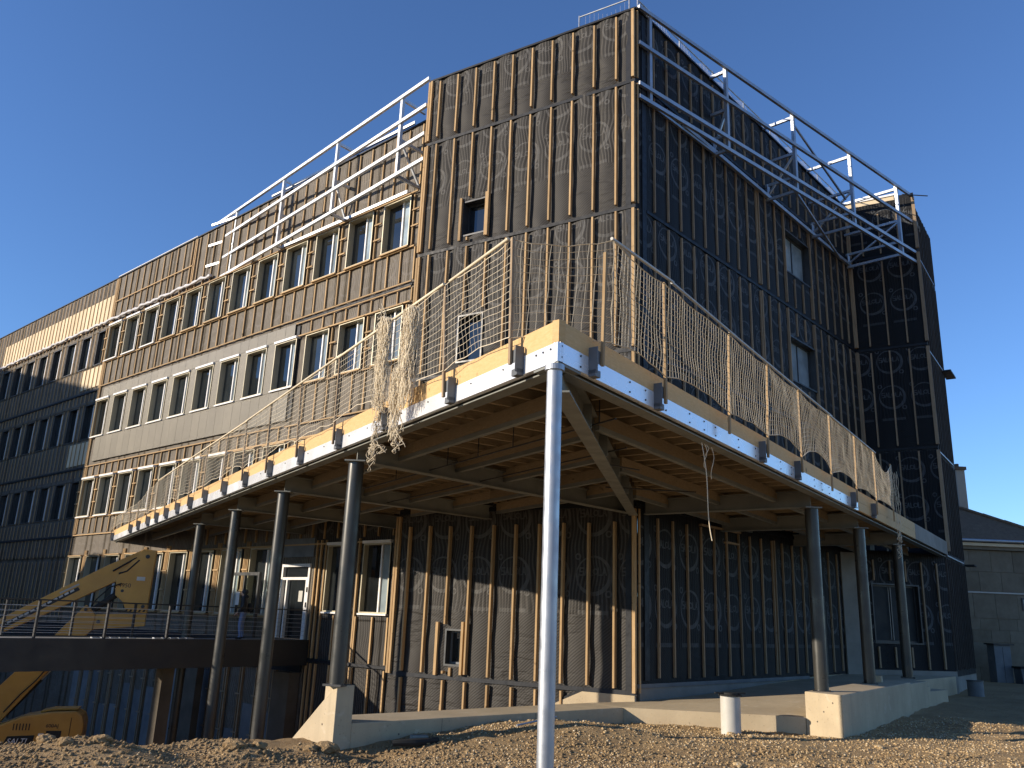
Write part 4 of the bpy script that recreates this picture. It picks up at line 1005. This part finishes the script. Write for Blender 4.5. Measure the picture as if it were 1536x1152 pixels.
for (x, y, r), lab in zip(rock_spots, RLAB):
    bm = bmesh.new(); bmesh.ops.create_icosphere(bm, subdivisions=3, radius=r)
    sd_ = random.random() * 50
    for v in bm.verts:
        q = .55 + .7 * float(vnoise(v.co.x / r * 1.3 + sd_, v.co.y / r * 1.3 + v.co.z / r, 31)) + .4 * float(vnoise(v.co.x / r * 4 + sd_, v.co.y / r * 4 + v.co.z / r * 3.3, 33)); v.co = Vector((v.co.x * q * 1.35, v.co.y * q, v.co.z * q * .7))
    me = bpy.data.meshes.new('rock'); bm.to_mesh(me); bm.free(); me.materials.append(M['ground'] if x < -2 else M['gravel'])
    o = bpy.data.objects.new('rock', me); COL.objects.link(o); o.location = (x, y, float(gh(x, y)) + r * .25); tag(o, lab, 'rock', 'loose rocks and clods')

# ------------------------------------------------------------------ footbridge
a_ = np.array([-7.30, 31.67]); b_ = np.array([-13.57, 23.75]); d_ = (b_ - a_) / np.hypot(*(b_ - a_)); FBaz = math.degrees(math.atan2(d_[0], d_[1]))
FB = Fr(a_, FBaz, -1)                                      # s runs away from the facade, n towards the camera
fb = thing('footbridge', FB.p(5, -.3, 0), 'dark steel footbridge with wire railing leading to the entrance door', 'footbridge')
FL = 22.
sA = line_hit(FB.o, FB.u, FA.o, FA.u) + .1
MB().box(FB, sA, FL, -.28, .60, -.02, 0).box(FB, sA, FL, -.28, -.25, -.14, -.021).box(FB, sA, FL, .57, .60, -.14, -.021).build('edge_beam', M['bridge'], fb)
MB().box(FB, sA + 1.8, FL, -.28, .60, -2.3, -2.28).build('edge_beam', M['bridge'], fb)
MB().box(FB, sA + .3, FL, .48, .56, -2.27, -.15).build('deck', M['concrete2'], fb)
for i in range(11):
    s = 1.2 + 2.0 * i
    for n in (-.08, -2.2):
        if n < -1 and s < 3: continue
        MB().box(FB, s - .03, s + .03, .601, 1.62, n - .04, n + .04).build('railing_post', M['bridge'], fb)
for n in (-.08, -2.2):
    a0 = sA + .2 if n > -1 else 2.5
    MB().box(FB, a0, FL, 1.62, 1.66, n - .035, n + .035).build('hand_rail', M['bridge'], fb)
    for j in range(6): MB().tube([FB.p(a0, .75 + .145 * j, n), FB.p(FL, .75 + .145 * j, n)], .006, 5).build('wire', M['galv'], fb)
for s in (4.0, 14.5, 19.5): MB().box(FB, s, s + .42, -4.75, -.285, -1.7, -1.3).build('pier', M['pierdark'], fb)
for i in range(14):
    s = 4.2 + .28 * i
    if i % 7 < 5: MB().box(FB, s, s + .22, .61, .64, -.3, -.12).build('grating_piece', M['galv'], fb)
# glazed screen in front of the entrance
sc = thing('glass_screen', FA.p(8.3, .6, .9), 'dark framed glazed screen standing beside the entrance door', 'screen')
SCF = Fr(FA.p(7.1, 0, .75)[:2], -48.4, -1)
for a, b, c, d in ((0, .09, .6, 3.0), (2.31, 2.4, .6, 3.0), (.09, 2.31, 2.88, 3.0), (.09, 2.31, .6, .7), (1.0, 1.06, .7, 2.88)):
    MB().box(SCF, a, b, c, d, -.06, .06).build('frame_bar', M['framedark'], sc)
gl = NT('clear_pane'); gl.b.inputs['Transmission Weight'].default_value = 1; gl.b.inputs['IOR'].default_value = 1.2
M['clear'] = gl.done((.82, .88, .86), .02, 0, .5)
MB().box(SCF, .09, 1.0, .7, 2.88, -.01, .01).build('pane', M['clear'], sc); MB().box(SCF, 1.06, 2.31, .7, 2.88, -.01, .01).build('pane', M['clear'], sc)
MB().box(SCF, 1.3, 1.55, 1.75, 2.25, .012, .016).build('notice', M['letter'], sc)

# ------------------------------------------------------------------ boom lift
bo = thing('boom_lift', BO.p(1.5, -4.7, 0), 'orange articulated boom lift parked in the pit behind the footbridge', 'boom lift')
Y = M['yellow']
def bop(name, pts, n0, n1, m=Y, parent=None, bv=.012): return MB().prism(BO, pts, n0, n1).build(name, m, parent or bo, bevel=bv)
hood = bop('engine_hood', [(-.06, -3.35), (-.06, -2.2), (.03, -1.95), (.22, -1.83), (1.0, -1.86), (1.75, -1.98), (2.5, -2.28), (3.6, -2.5), (3.6, -3.35)], -.55, .55, bv=.06)
MB().box(BO, .315, .335, -3.2, -2.02, .551, .556).build('panel_gap', M['rubber'], hood)
MB().prism(BO, [(.2, -1.80), (1.0, -1.83), (1.3, -1.9), (1.3, -1.845), (1.0, -1.775), (.2, -1.755)], -.4, .3).build('hood_lid', Y, hood)
MB().prism(BO, [(1.36, -2.86), (1.32, -2.55), (2.10, -2.58), (2.20, -2.87)], .552, .560).build('name_plate', M['rubber'], hood)
text('SALTI', 'lettering', BO, 2.10, -2.80, .562, .23, M['letter'], hood, -1, .25)
text('600AJ', 'lettering', BO, 1.04, -2.32, .556, .155, M['letterdark'], hood)
MB().box(BO, .56, 1.0, -2.84, -2.42, .552, .558).build('warning_panel', M['rubber'], hood)
MB().box(BO, 1.06, 1.22, -2.7, -2.5, .552, .556).build('sticker', M['letter'], hood)
bop('turntable', [(.6, -3.6), (.6, -3.36), (3.2, -3.36), (3.2, -3.6)], -.6, .6, M['darkmetal'])
bop('chassis', [(.2, -4.25), (.2, -3.65), (3.4, -3.65), (3.4, -4.25)], -.8, .8, M['darkmetal'])
for s in (.35, 3.2):
    for n in (-1.15, .8):
        wh = MB().tube([BO.p(s, -4.2, n), BO.p(s, -4.2, n + .36)], .5, 24).build('wheel', M['rubber'], bo)
        MB().tube([BO.p(s, -4.2, n + (.361 if n > 0 else -.01)), BO.p(s, -4.2, n + (.37 if n > 0 else -.001))], .27, 18).build('rim', Y, wh)
bop('lower_boom', [(1.32, -.62), (2.0, -.3), (3.4, -2.0), (3.1, -2.6), (2.5, -2.25)], -.2, .2)
MB().tube([BO.p(1.5, -.9, .0), BO.p(2.35, -2.0, .0)], .06, 10).build('hydraulic_cylinder', M['rubber'], bo, smooth=True)
MB().tube([BO.p(1.28, -.62, .0), BO.p(1.5, -.9, .0)], .03, 10).build('hydraulic_rod', M['galv'], bo, smooth=True)
bop('riser_link', [(.21, .72), (.19, 1.22), (.53, 1.53), (1.30, .55), (1.85, -.35), (1.35, -.65), (.8, .1)], -.18, .18)
bop('riser_arm', [(-1.42, .90), (-1.42, 1.32), (.20, 1.24), (.20, .74)], -.14, .14)
kn = bop('knuckle_plate', [(-1.42, 1.33), (-1.46, 3.48), (-1.02, 3.50), (-.38, 2.62), (-.30, 2.40), (-.34, 1.90), (-.62, 1.68), (-.76, 1.38)], .18, .22)
bop('knuckle_plate', [(-1.42, 1.33), (-1.46, 3.48), (-1.02, 3.50), (-.38, 2.62), (-.30, 2.40), (-.34, 1.90), (-.62, 1.68), (-.76, 1.38)], -.22, -.18)
text('4950', 'lettering', BO, -.40, 2.17, .223, .20, M['letterdark'], kn)
for i in range(5):
    s = -.72 - .14 * i
    MB().prism(BO, [(s, 1.37), (s - .07, 1.37), (s - .11, 1.44), (s - .04, 1.44)], .2205, .223).build('hazard_stripe', M['rubber'], kn)
MB().box(BO, -1.22, -.95, 2.42, 2.55, .2205, .223).build('sticker', M['pvc'], kn)
ub = bop('upper_boom', [(-1.40, 3.0), (-1.44, 3.47), (-1.02, 3.49), (.08, 2.87), (3.3, .82), (7.0, -1.5), (6.8, -1.85), (3.0, .50), (1.7, 1.20), (-.3, 2.36)], -.17, .17)
sl = math.atan2(2.87 - .82, -(3.3 - .08))
MB().prism(BO, [(.78, 2.02), (.86, 2.12), (3.0, .80), (2.9, .66)], .171, .174).build('lettering_band', M['letterdark'], ub)
for i in range(13):
    t = i / 12.5; s = .95 + 1.95 * t; z = 1.985 - 1.225 * t
    MB().prism(BO, [(s, z), (s + .11, z - .075), (s + .14, z - .02), (s + .03, z + .055)], .1745, .177).build('lettering', M['pvc'], ub)
MB().prism(BO, [(.82, 2.19), (.85, 2.235), (1.4, 1.91), (1.37, 1.865)], .171, .174).build('lettering', M['pvc'], ub)
MB().tube([BO.p(-.95, 3.12, .2), BO.p(-.6, 2.72, .2), BO.p(-.35, 2.62, .2)], .035, 8).build('hose', M['rubber'], bo)
MB().tube([BO.p(-.85, 3.2, .2), BO.p(-.15, 2.7, .2)], .028, 8).build('hose', M['rubber'], bo)
for s, z, r in ((-1.2, 3.25, .07), (-1.28, 1.55, .06), (-.55, 2.05, .05), (.05, 1.0, .06), (.5, 1.38, .05), (1.55, -.55, .07)):
    MB().tube([BO.p(s, z, .16), BO.p(s, z, .25)], r, 14).build('pivot_pin', M['darkmetal'], bo)
MB().tube([BO.p(s, z, n) for s, z, n in ((-.5, 2.3, .24), (-.15, 2.15, .26), (.2, 1.75, .25), (.35, 1.5, .22))], .022, 6).build('hose', M['rubber'], bo)
MB().tube([BO.p(s, z, n) for s, z, n in ((1.35, -.5, .22), (1.6, -.9, .26), (2.0, -1.35, .24), (2.4, -1.9, .2))], .022, 6).build('hose', M['rubber'], bo)
for i in range(6): MB().box(BO, 1.5 + .09 * i, 1.53 + .09 * i, -2.4, -2.2, .551, .556).build('vent_slot', M['rubber'], hood)
MB().box(BO, .32, 3.5, -3.02, -3.0, .551, .555).build('panel_gap', M['rubber'], hood)
MB().tube([BO.p(.28, 1.38, .0), BO.p(-.42, 1.98, .0)], .11, 12).build('hydraulic_cylinder', M['rubber'], bo, smooth=True)

# ------------------------------------------------------------------ person on the footbridge
def person(loc, face_az, label):
    t = thing('person', loc, label, 'person')
    H = 1.76
    J = {'pel': (0, 0, .93), 'sp1': (0, -.01, 1.08), 'chest': (0, .0, 1.28), 'neck': (0, .02, 1.47), 'head': (0, .045, 1.56), 'top': (0, .04, 1.69),
         'hL': (-.09, 0, .90), 'kL': (-.11, .05, .50), 'aL': (-.12, .0, .10), 'tL': (-.13, .15, .04), 'hR': (.09, 0, .90), 'kR': (.10, .02, .50), 'aR': (.10, -.05, .10), 'tR': (.11, .10, .04),
         'sL': (-.18, .0, 1.40), 'eL': (-.25, -.02, 1.12), 'wL': (-.22, .14, .93), 'gL': (-.20, .20, .87), 'sR': (.18, .0, 1.40), 'eR': (.25, -.05, 1.12), 'wR': (.20, .12, .98), 'gR': (.16, .19, .95)}
    rad = {'pel': (.16, .12), 'sp1': (.165, .125), 'chest': (.19, .13), 'neck': (.065, .065), 'head': (.085, .10), 'top': (.07, .085), 'hL': (.10, .10), 'kL': (.07, .07), 'aL': (.05, .055), 'tL': (.045, .03), 'hR': (.10, .10), 'kR': (.07, .07), 'aR': (.05, .055), 'tR': (.045, .03),
           'sL': (.075, .075), 'eL': (.055, .055), 'wL': (.042, .042), 'gL': (.035, .025), 'sR': (.075, .075), 'eR': (.055, .055), 'wR': (.042, .042), 'gR': (.035, .025)}
    names = list(J); E_ = [('pel', 'sp1'), ('sp1', 'chest'), ('chest', 'neck'), ('neck', 'head'), ('head', 'top'), ('pel', 'hL'), ('hL', 'kL'), ('kL', 'aL'), ('aL', 'tL'), ('pel', 'hR'), ('hR', 'kR'), ('kR', 'aR'), ('aR', 'tR'), ('chest', 'sL'), ('sL', 'eL'), ('eL', 'wL'), ('wL', 'gL'), ('chest', 'sR'), ('sR', 'eR'), ('eR', 'wR'), ('wR', 'gR')]
    me = bpy.data.meshes.new('skeleton'); me.from_pydata([J[n] for n in names], [(names.index(a), names.index(b)) for a, b in E_], [])
    o = bpy.data.objects.new('skeleton', me); COL.objects.link(o)
    o.modifiers.new('skin', 'SKIN'); sk = me.skin_vertices[0].data
    for i, n in enumerate(names): sk[i].radius = rad[n]; sk[i].use_root = (n == 'pel')
    ss = o.modifiers.new('sub', 'SUBSURF'); ss.levels = 2; ss.render_levels = 2
    dg = bpy.context.evaluated_depsgraph_get(); bm_ = bpy.data.meshes.new_from_object(o.evaluated_get(dg)); bpy.data.objects.remove(o)
    rot = Matrix.Rotation(-R(face_az), 4, 'Z'); bm_.name = 'body'
    bm_.materials.clear()
    for m in ('skin', 'jacket', 'denim', 'rubber', 'hair'): bm_.materials.append(M[m])
    mi = []
    for p in bm_.polygons:
        c = p.center; i = 1
        if c.z > 1.47: i = 4 if (c.z > 1.60 or c.y < .03) else 0
        elif c.z < .10: i = 3
        elif c.z < .92 and abs(c.x) < .20 and not (abs(c.x) > .15 and c.y > .09): i = 2
        if c.z < .97 and (abs(c.x) > .13 and c.y > .155): i = 0
        mi.append(i)
    bm_.polygons.foreach_set('material_index', mi); bm_.polygons.foreach_set('use_smooth', [True] * len(mi))
    bm_.transform(rot)
    b = bpy.data.objects.new('body', bm_); COL.objects.link(b); b.parent = t; b['_w'] = tuple(loc)
    def put(name, parts, mat):
        bm = bmesh.new()
        for (x, y, z, sx, sy, sz) in parts:
            r = bmesh.ops.create_uvsphere(bm, u_segments=14, v_segments=10, radius=1)
            for v in r['verts']: v.co = Vector((x + v.co.x * sx, y + v.co.y * sy, z + v.co.z * sz))
        bmesh.ops.transform(bm, matrix=rot, verts=bm.verts[:])
        m_ = bpy.data.meshes.new(name); bm.to_mesh(m_); bm.free(); m_.materials.append(mat); m_.polygons.foreach_set('use_smooth', [True] * len(m_.polygons))
        q = bpy.data.objects.new(name, m_); COL.objects.link(q); q.parent = t
    put('hood', [(0, -.02, 1.46, .13, .11, .075), (0, .02, 1.62, .10, .115, .105)], M['jacket'])
    put('face', [(0, .115, 1.585, .062, .045, .085), (0, .165, 1.57, .014, .02, .02)], M['skin'])
    put('shoulder_bag', [(.18, -.16, 1.10, .10, .11, .16)], M['jacket'])
    for sx in (-1, 1):
        hb = [(sx * .19, .215, .86, .035, .03, .045)] + [(sx * (.17 + .014 * f), .24 + .004 * f, .84 - .004 * f, .008, .02, .032) for f in range(4)] + [(sx * .155, .215, .87, .009, .012, .03)]
        put('hand', hb, M['skin'])
    return t
pl = FB.p(2.0, .56, -.75)
person(pl, -95, 'person in a dark hooded jacket and blue jeans standing on the footbridge by the entrance')

# ------------------------------------------------------------------ background on the right
ho = thing('stone_house', RB.p(3, -.8, 0), 'sandstone block house with a brown hipped roof in the shade at the right edge', 'house')
MB().box(RB, -7, 12, -1.2, 5.95, -9, -.06).build('wall', M['stone'], ho)
rows = [(-.9, .2), (.2, 1.41), (1.41, 1.99), (1.99, 2.55), (2.55, 3.78), (3.86, 4.85), (4.85, 5.93)]
for r, (z0, z1) in enumerate(rows):
    wd = 1.15 if z1 - z0 > .8 else .95
    s = -2.2 + (.45 if r % 2 else 0)
    while s < 5.5:
        MB().box(RB, s + .008, s + wd - .008, z0 + .008, z1 - .008, -.06, random.uniform(-.004, .006)).build('stone_block', M['stone'], ho); s += wd
MB().box(RB, -7, 12, 3.785, 3.855, -.06, .05).build('string_course', M['pvc'], ho)
MB().box(RB, -7.1, 12.1, 5.955, 6.12, -9.1, .18).build('cornice', M['stone'], ho)
MB().box(RB, -7.1, 12.1, 6.125, 6.28, -9.1, .32).build('cornice', M['ply'], ho)
gk = MB().tube([RB.p(-7.2, 6.36, .42), RB.p(12.2, 6.42, .42)], .075, 10).build('gutter', M['galv'], ho, smooth=True)
# hipped roof: the hip falls to the right
ev = [RB.p(-7.3, 6.42, .45), RB.p(4.2, 6.42, .45), RB.p(4.2, 6.42, -9.4), RB.p(-7.3, 6.42, -9.4)]; rd = [RB.p(-4.5, 9.9, -4.5), RB.p(-3.0, 9.9, -4.5)]
m = MB(); m.add(ev + rd, [(0, 1, 5, 4), (1, 2, 5), (2, 3, 4, 5), (3, 0, 4), (3, 2, 1, 0)]); m.build('roof', M['tile'], ho)
for i in range(9):
    t = i / 9; a, b = V3(ev[1]), V3(rd[1]); p = a + (b - a) * t; q = a + (b - a) * (t + .11)
    MB().tube([p + np.array([0, 0, .03]), q + np.array([0, 0, .05])], .10, 8).build('hip_tile', M['tile'], ho)
ch = MB().box(RB, .30, .80, 7.2, 10.6, -3.2, -2.6).build('chimney', M['stucco'], ho)
MB().box(RB, .22, .88, 10.6, 10.78, -3.28, -2.52).build('chimney_cap', M['tile'], ch)
MB().tube([RB.p(.55, 10.78, -2.9), RB.p(.55, 10.98, -2.9)], .12, 10).build('chimney_pot', M['tile'], ch)
MB().tube([RB.p(-.05, 7.0, -2.4), RB.p(-.05, 8.4, -2.4)], .07, 8).build('vent_pipe', M['rubber'], ho)
wd_ = MB().box(RB, 1.45, 2.5, 3.0, 3.62, .012, .05).build('window', M['framedark'], ho); MB().box(RB, 1.53, 2.45, 3.08, 3.54, .051, .055).build('pane', M['glass2'], wd_)
MB().box(RB, -.35, .3, .45, .75, .012, .05).build('vent_grille', M['framedark'], ho)
F2 = Fr(RB.p(.35, 0, 3.0)[:2], 86., 1)
def fence(s0, lab):
    t = thing('fence_panel', F2.p(s0, -.6, 0), lab, 'fence', 'site fence panels')
    zb_, zt_ = -.35, 1.75
    for a, b in (((s0, zb_), (s0, zt_)), ((s0 + 2.4, zb_), (s0 + 2.4, zt_)), ((s0, zb_), (s0 + 2.4, zb_)), ((s0, zt_), (s0 + 2.4, zt_))):
        MB().tube([F2.p(a[0], a[1], 0), F2.p(b[0], b[1], 0)], .022, 8).build('frame_tube', M['galv'], t)
    k = MB()
    for i in range(23): k.tube([F2.p(s0 + .1 * (i + 1), zb_, 0), F2.p(s0 + .1 * (i + 1), zt_, 0)], .003, 3, False)
    for j in range(9): k.tube([F2.p(s0, zb_ + .22 * (j + 1), 0), F2.p(s0 + 2.4, zb_ + .22 * (j + 1), 0)], .003, 3, False)
    k.build('wire_mesh', M['galv'], t)['kind'] = 'stuff'
    MB().box(F2, s0 - .12, s0 + .12, -.68, -.36, -.3, .3).build('foot_block', M['concrete2'], t)
    return t
f1_ = fence(.0, 'wire mesh site fence panel with a white sign at the right edge')
MB().box(F2, .42, 1.3, .48, 1.12, .03, .045).build('sign_board', M['letter'], f1_)
fence(2.46, 'plain wire mesh site fence panel further right of the signed one')
cb = thing('utility_cabinet', RB.p(-1.0, -.8, 1.5), 'tall dark grey utility cabinet beside the wing', 'cabinet')
MB().box(RB, -1.35, -.55, -.75, 1.30, 1.2, 1.8).build('body', M['greybox'], cb, bevel=.02); MB().box(RB, -1.42, -.40, 1.30, 1.37, 1.1, 1.9).build('lid', M['framedark'], cb)
MB().box(RB, -.95, -.935, -.6, 1.2, 1.801, 1.806).build('door_gap', M['rubber'], cb)
bn = thing('rubbish_bin', RB.p(-.3, -.8, 2.4), 'low grey bin with a dark lid right of the tall cabinet', 'bin')
MB().prism(RB, [(-.60, -.72), (-.66, .28), (-.08, .28), (-.14, -.72)], 2.0, 2.6).build('body', M['greybox'], bn, bevel=.02); MB().box(RB, -.70, -.04, .285, .37, 1.95, 2.65).build('lid', M['rubber'], bn)
for n in (2.1, 2.5): MB().tube([RB.p(-.55, -.70, n), RB.p(-.55, -.70, n + .06)], .09, 12).build('wheel', M['rubber'], bn)
dm = thing('rain_drum', WG.p(.2, -.6, 1.0), 'dark round drum standing at the foot of the wing wall', 'drum')
MB().tube([WG.p(.1, z, 1.0) for z in (-.62, -.3, .02)], .28, 20).build('drum', M['greybox'], dm, smooth=True); MB().tube([WG.p(.1, .021, 1.0), WG.p(.1, .05, 1.0)], .30, 20).build('rim', M['framedark'], dm)

# ------------------------------------------------------------------ neighbouring building outside the frame (it throws the shade on the far wing)
def neighbour(name, pts, z1, lab, fl):
    t = thing(name, (pts[0][0], pts[0][1], -4.7), lab, 'building')
    MB().poly(pts, -5, z1).build('wall', M['stucco'], t)
    a, b = np.array(pts[0]), np.array(pts[1]); d = b - a; L = np.hypot(*d); f = Fr(a, math.degrees(math.atan2(*d)), 1)
    for j in range(fl):
        for i in range(int(L / 3.2)):
            wi = MB().box(f, 1 + 3.2 * i, 2.5 + 3.2 * i, -3.2 + 3.3 * j, -1.4 + 3.3 * j, -.1, .03).build('window', M['framedark'], t)
            MB().box(f, 1.08 + 3.2 * i, 2.42 + 3.2 * i, -3.12 + 3.3 * j, -1.48 + 3.3 * j, .031, .04).build('pane', M['glass'], wi)
    return t
TALL_A, TALL_B, TALL_Z = (-62.0, 36.8), (-61.0, 53.5), 25.0
neighbour('apartment_block', [TALL_A, TALL_B, (-61.0, 95), (-80, 95), (-80, 38)], TALL_Z, 'tall rendered block standing left of the site', 8)
neighbour('annex_building', [(-39.5, 21.5), (-46.5, 38.5), (-58, 38), (-58, 21)], 11.6, 'lower rendered building standing left of the site', 4)
for o in bpy.data.objects:
    if '_w' in o: del o['_w']
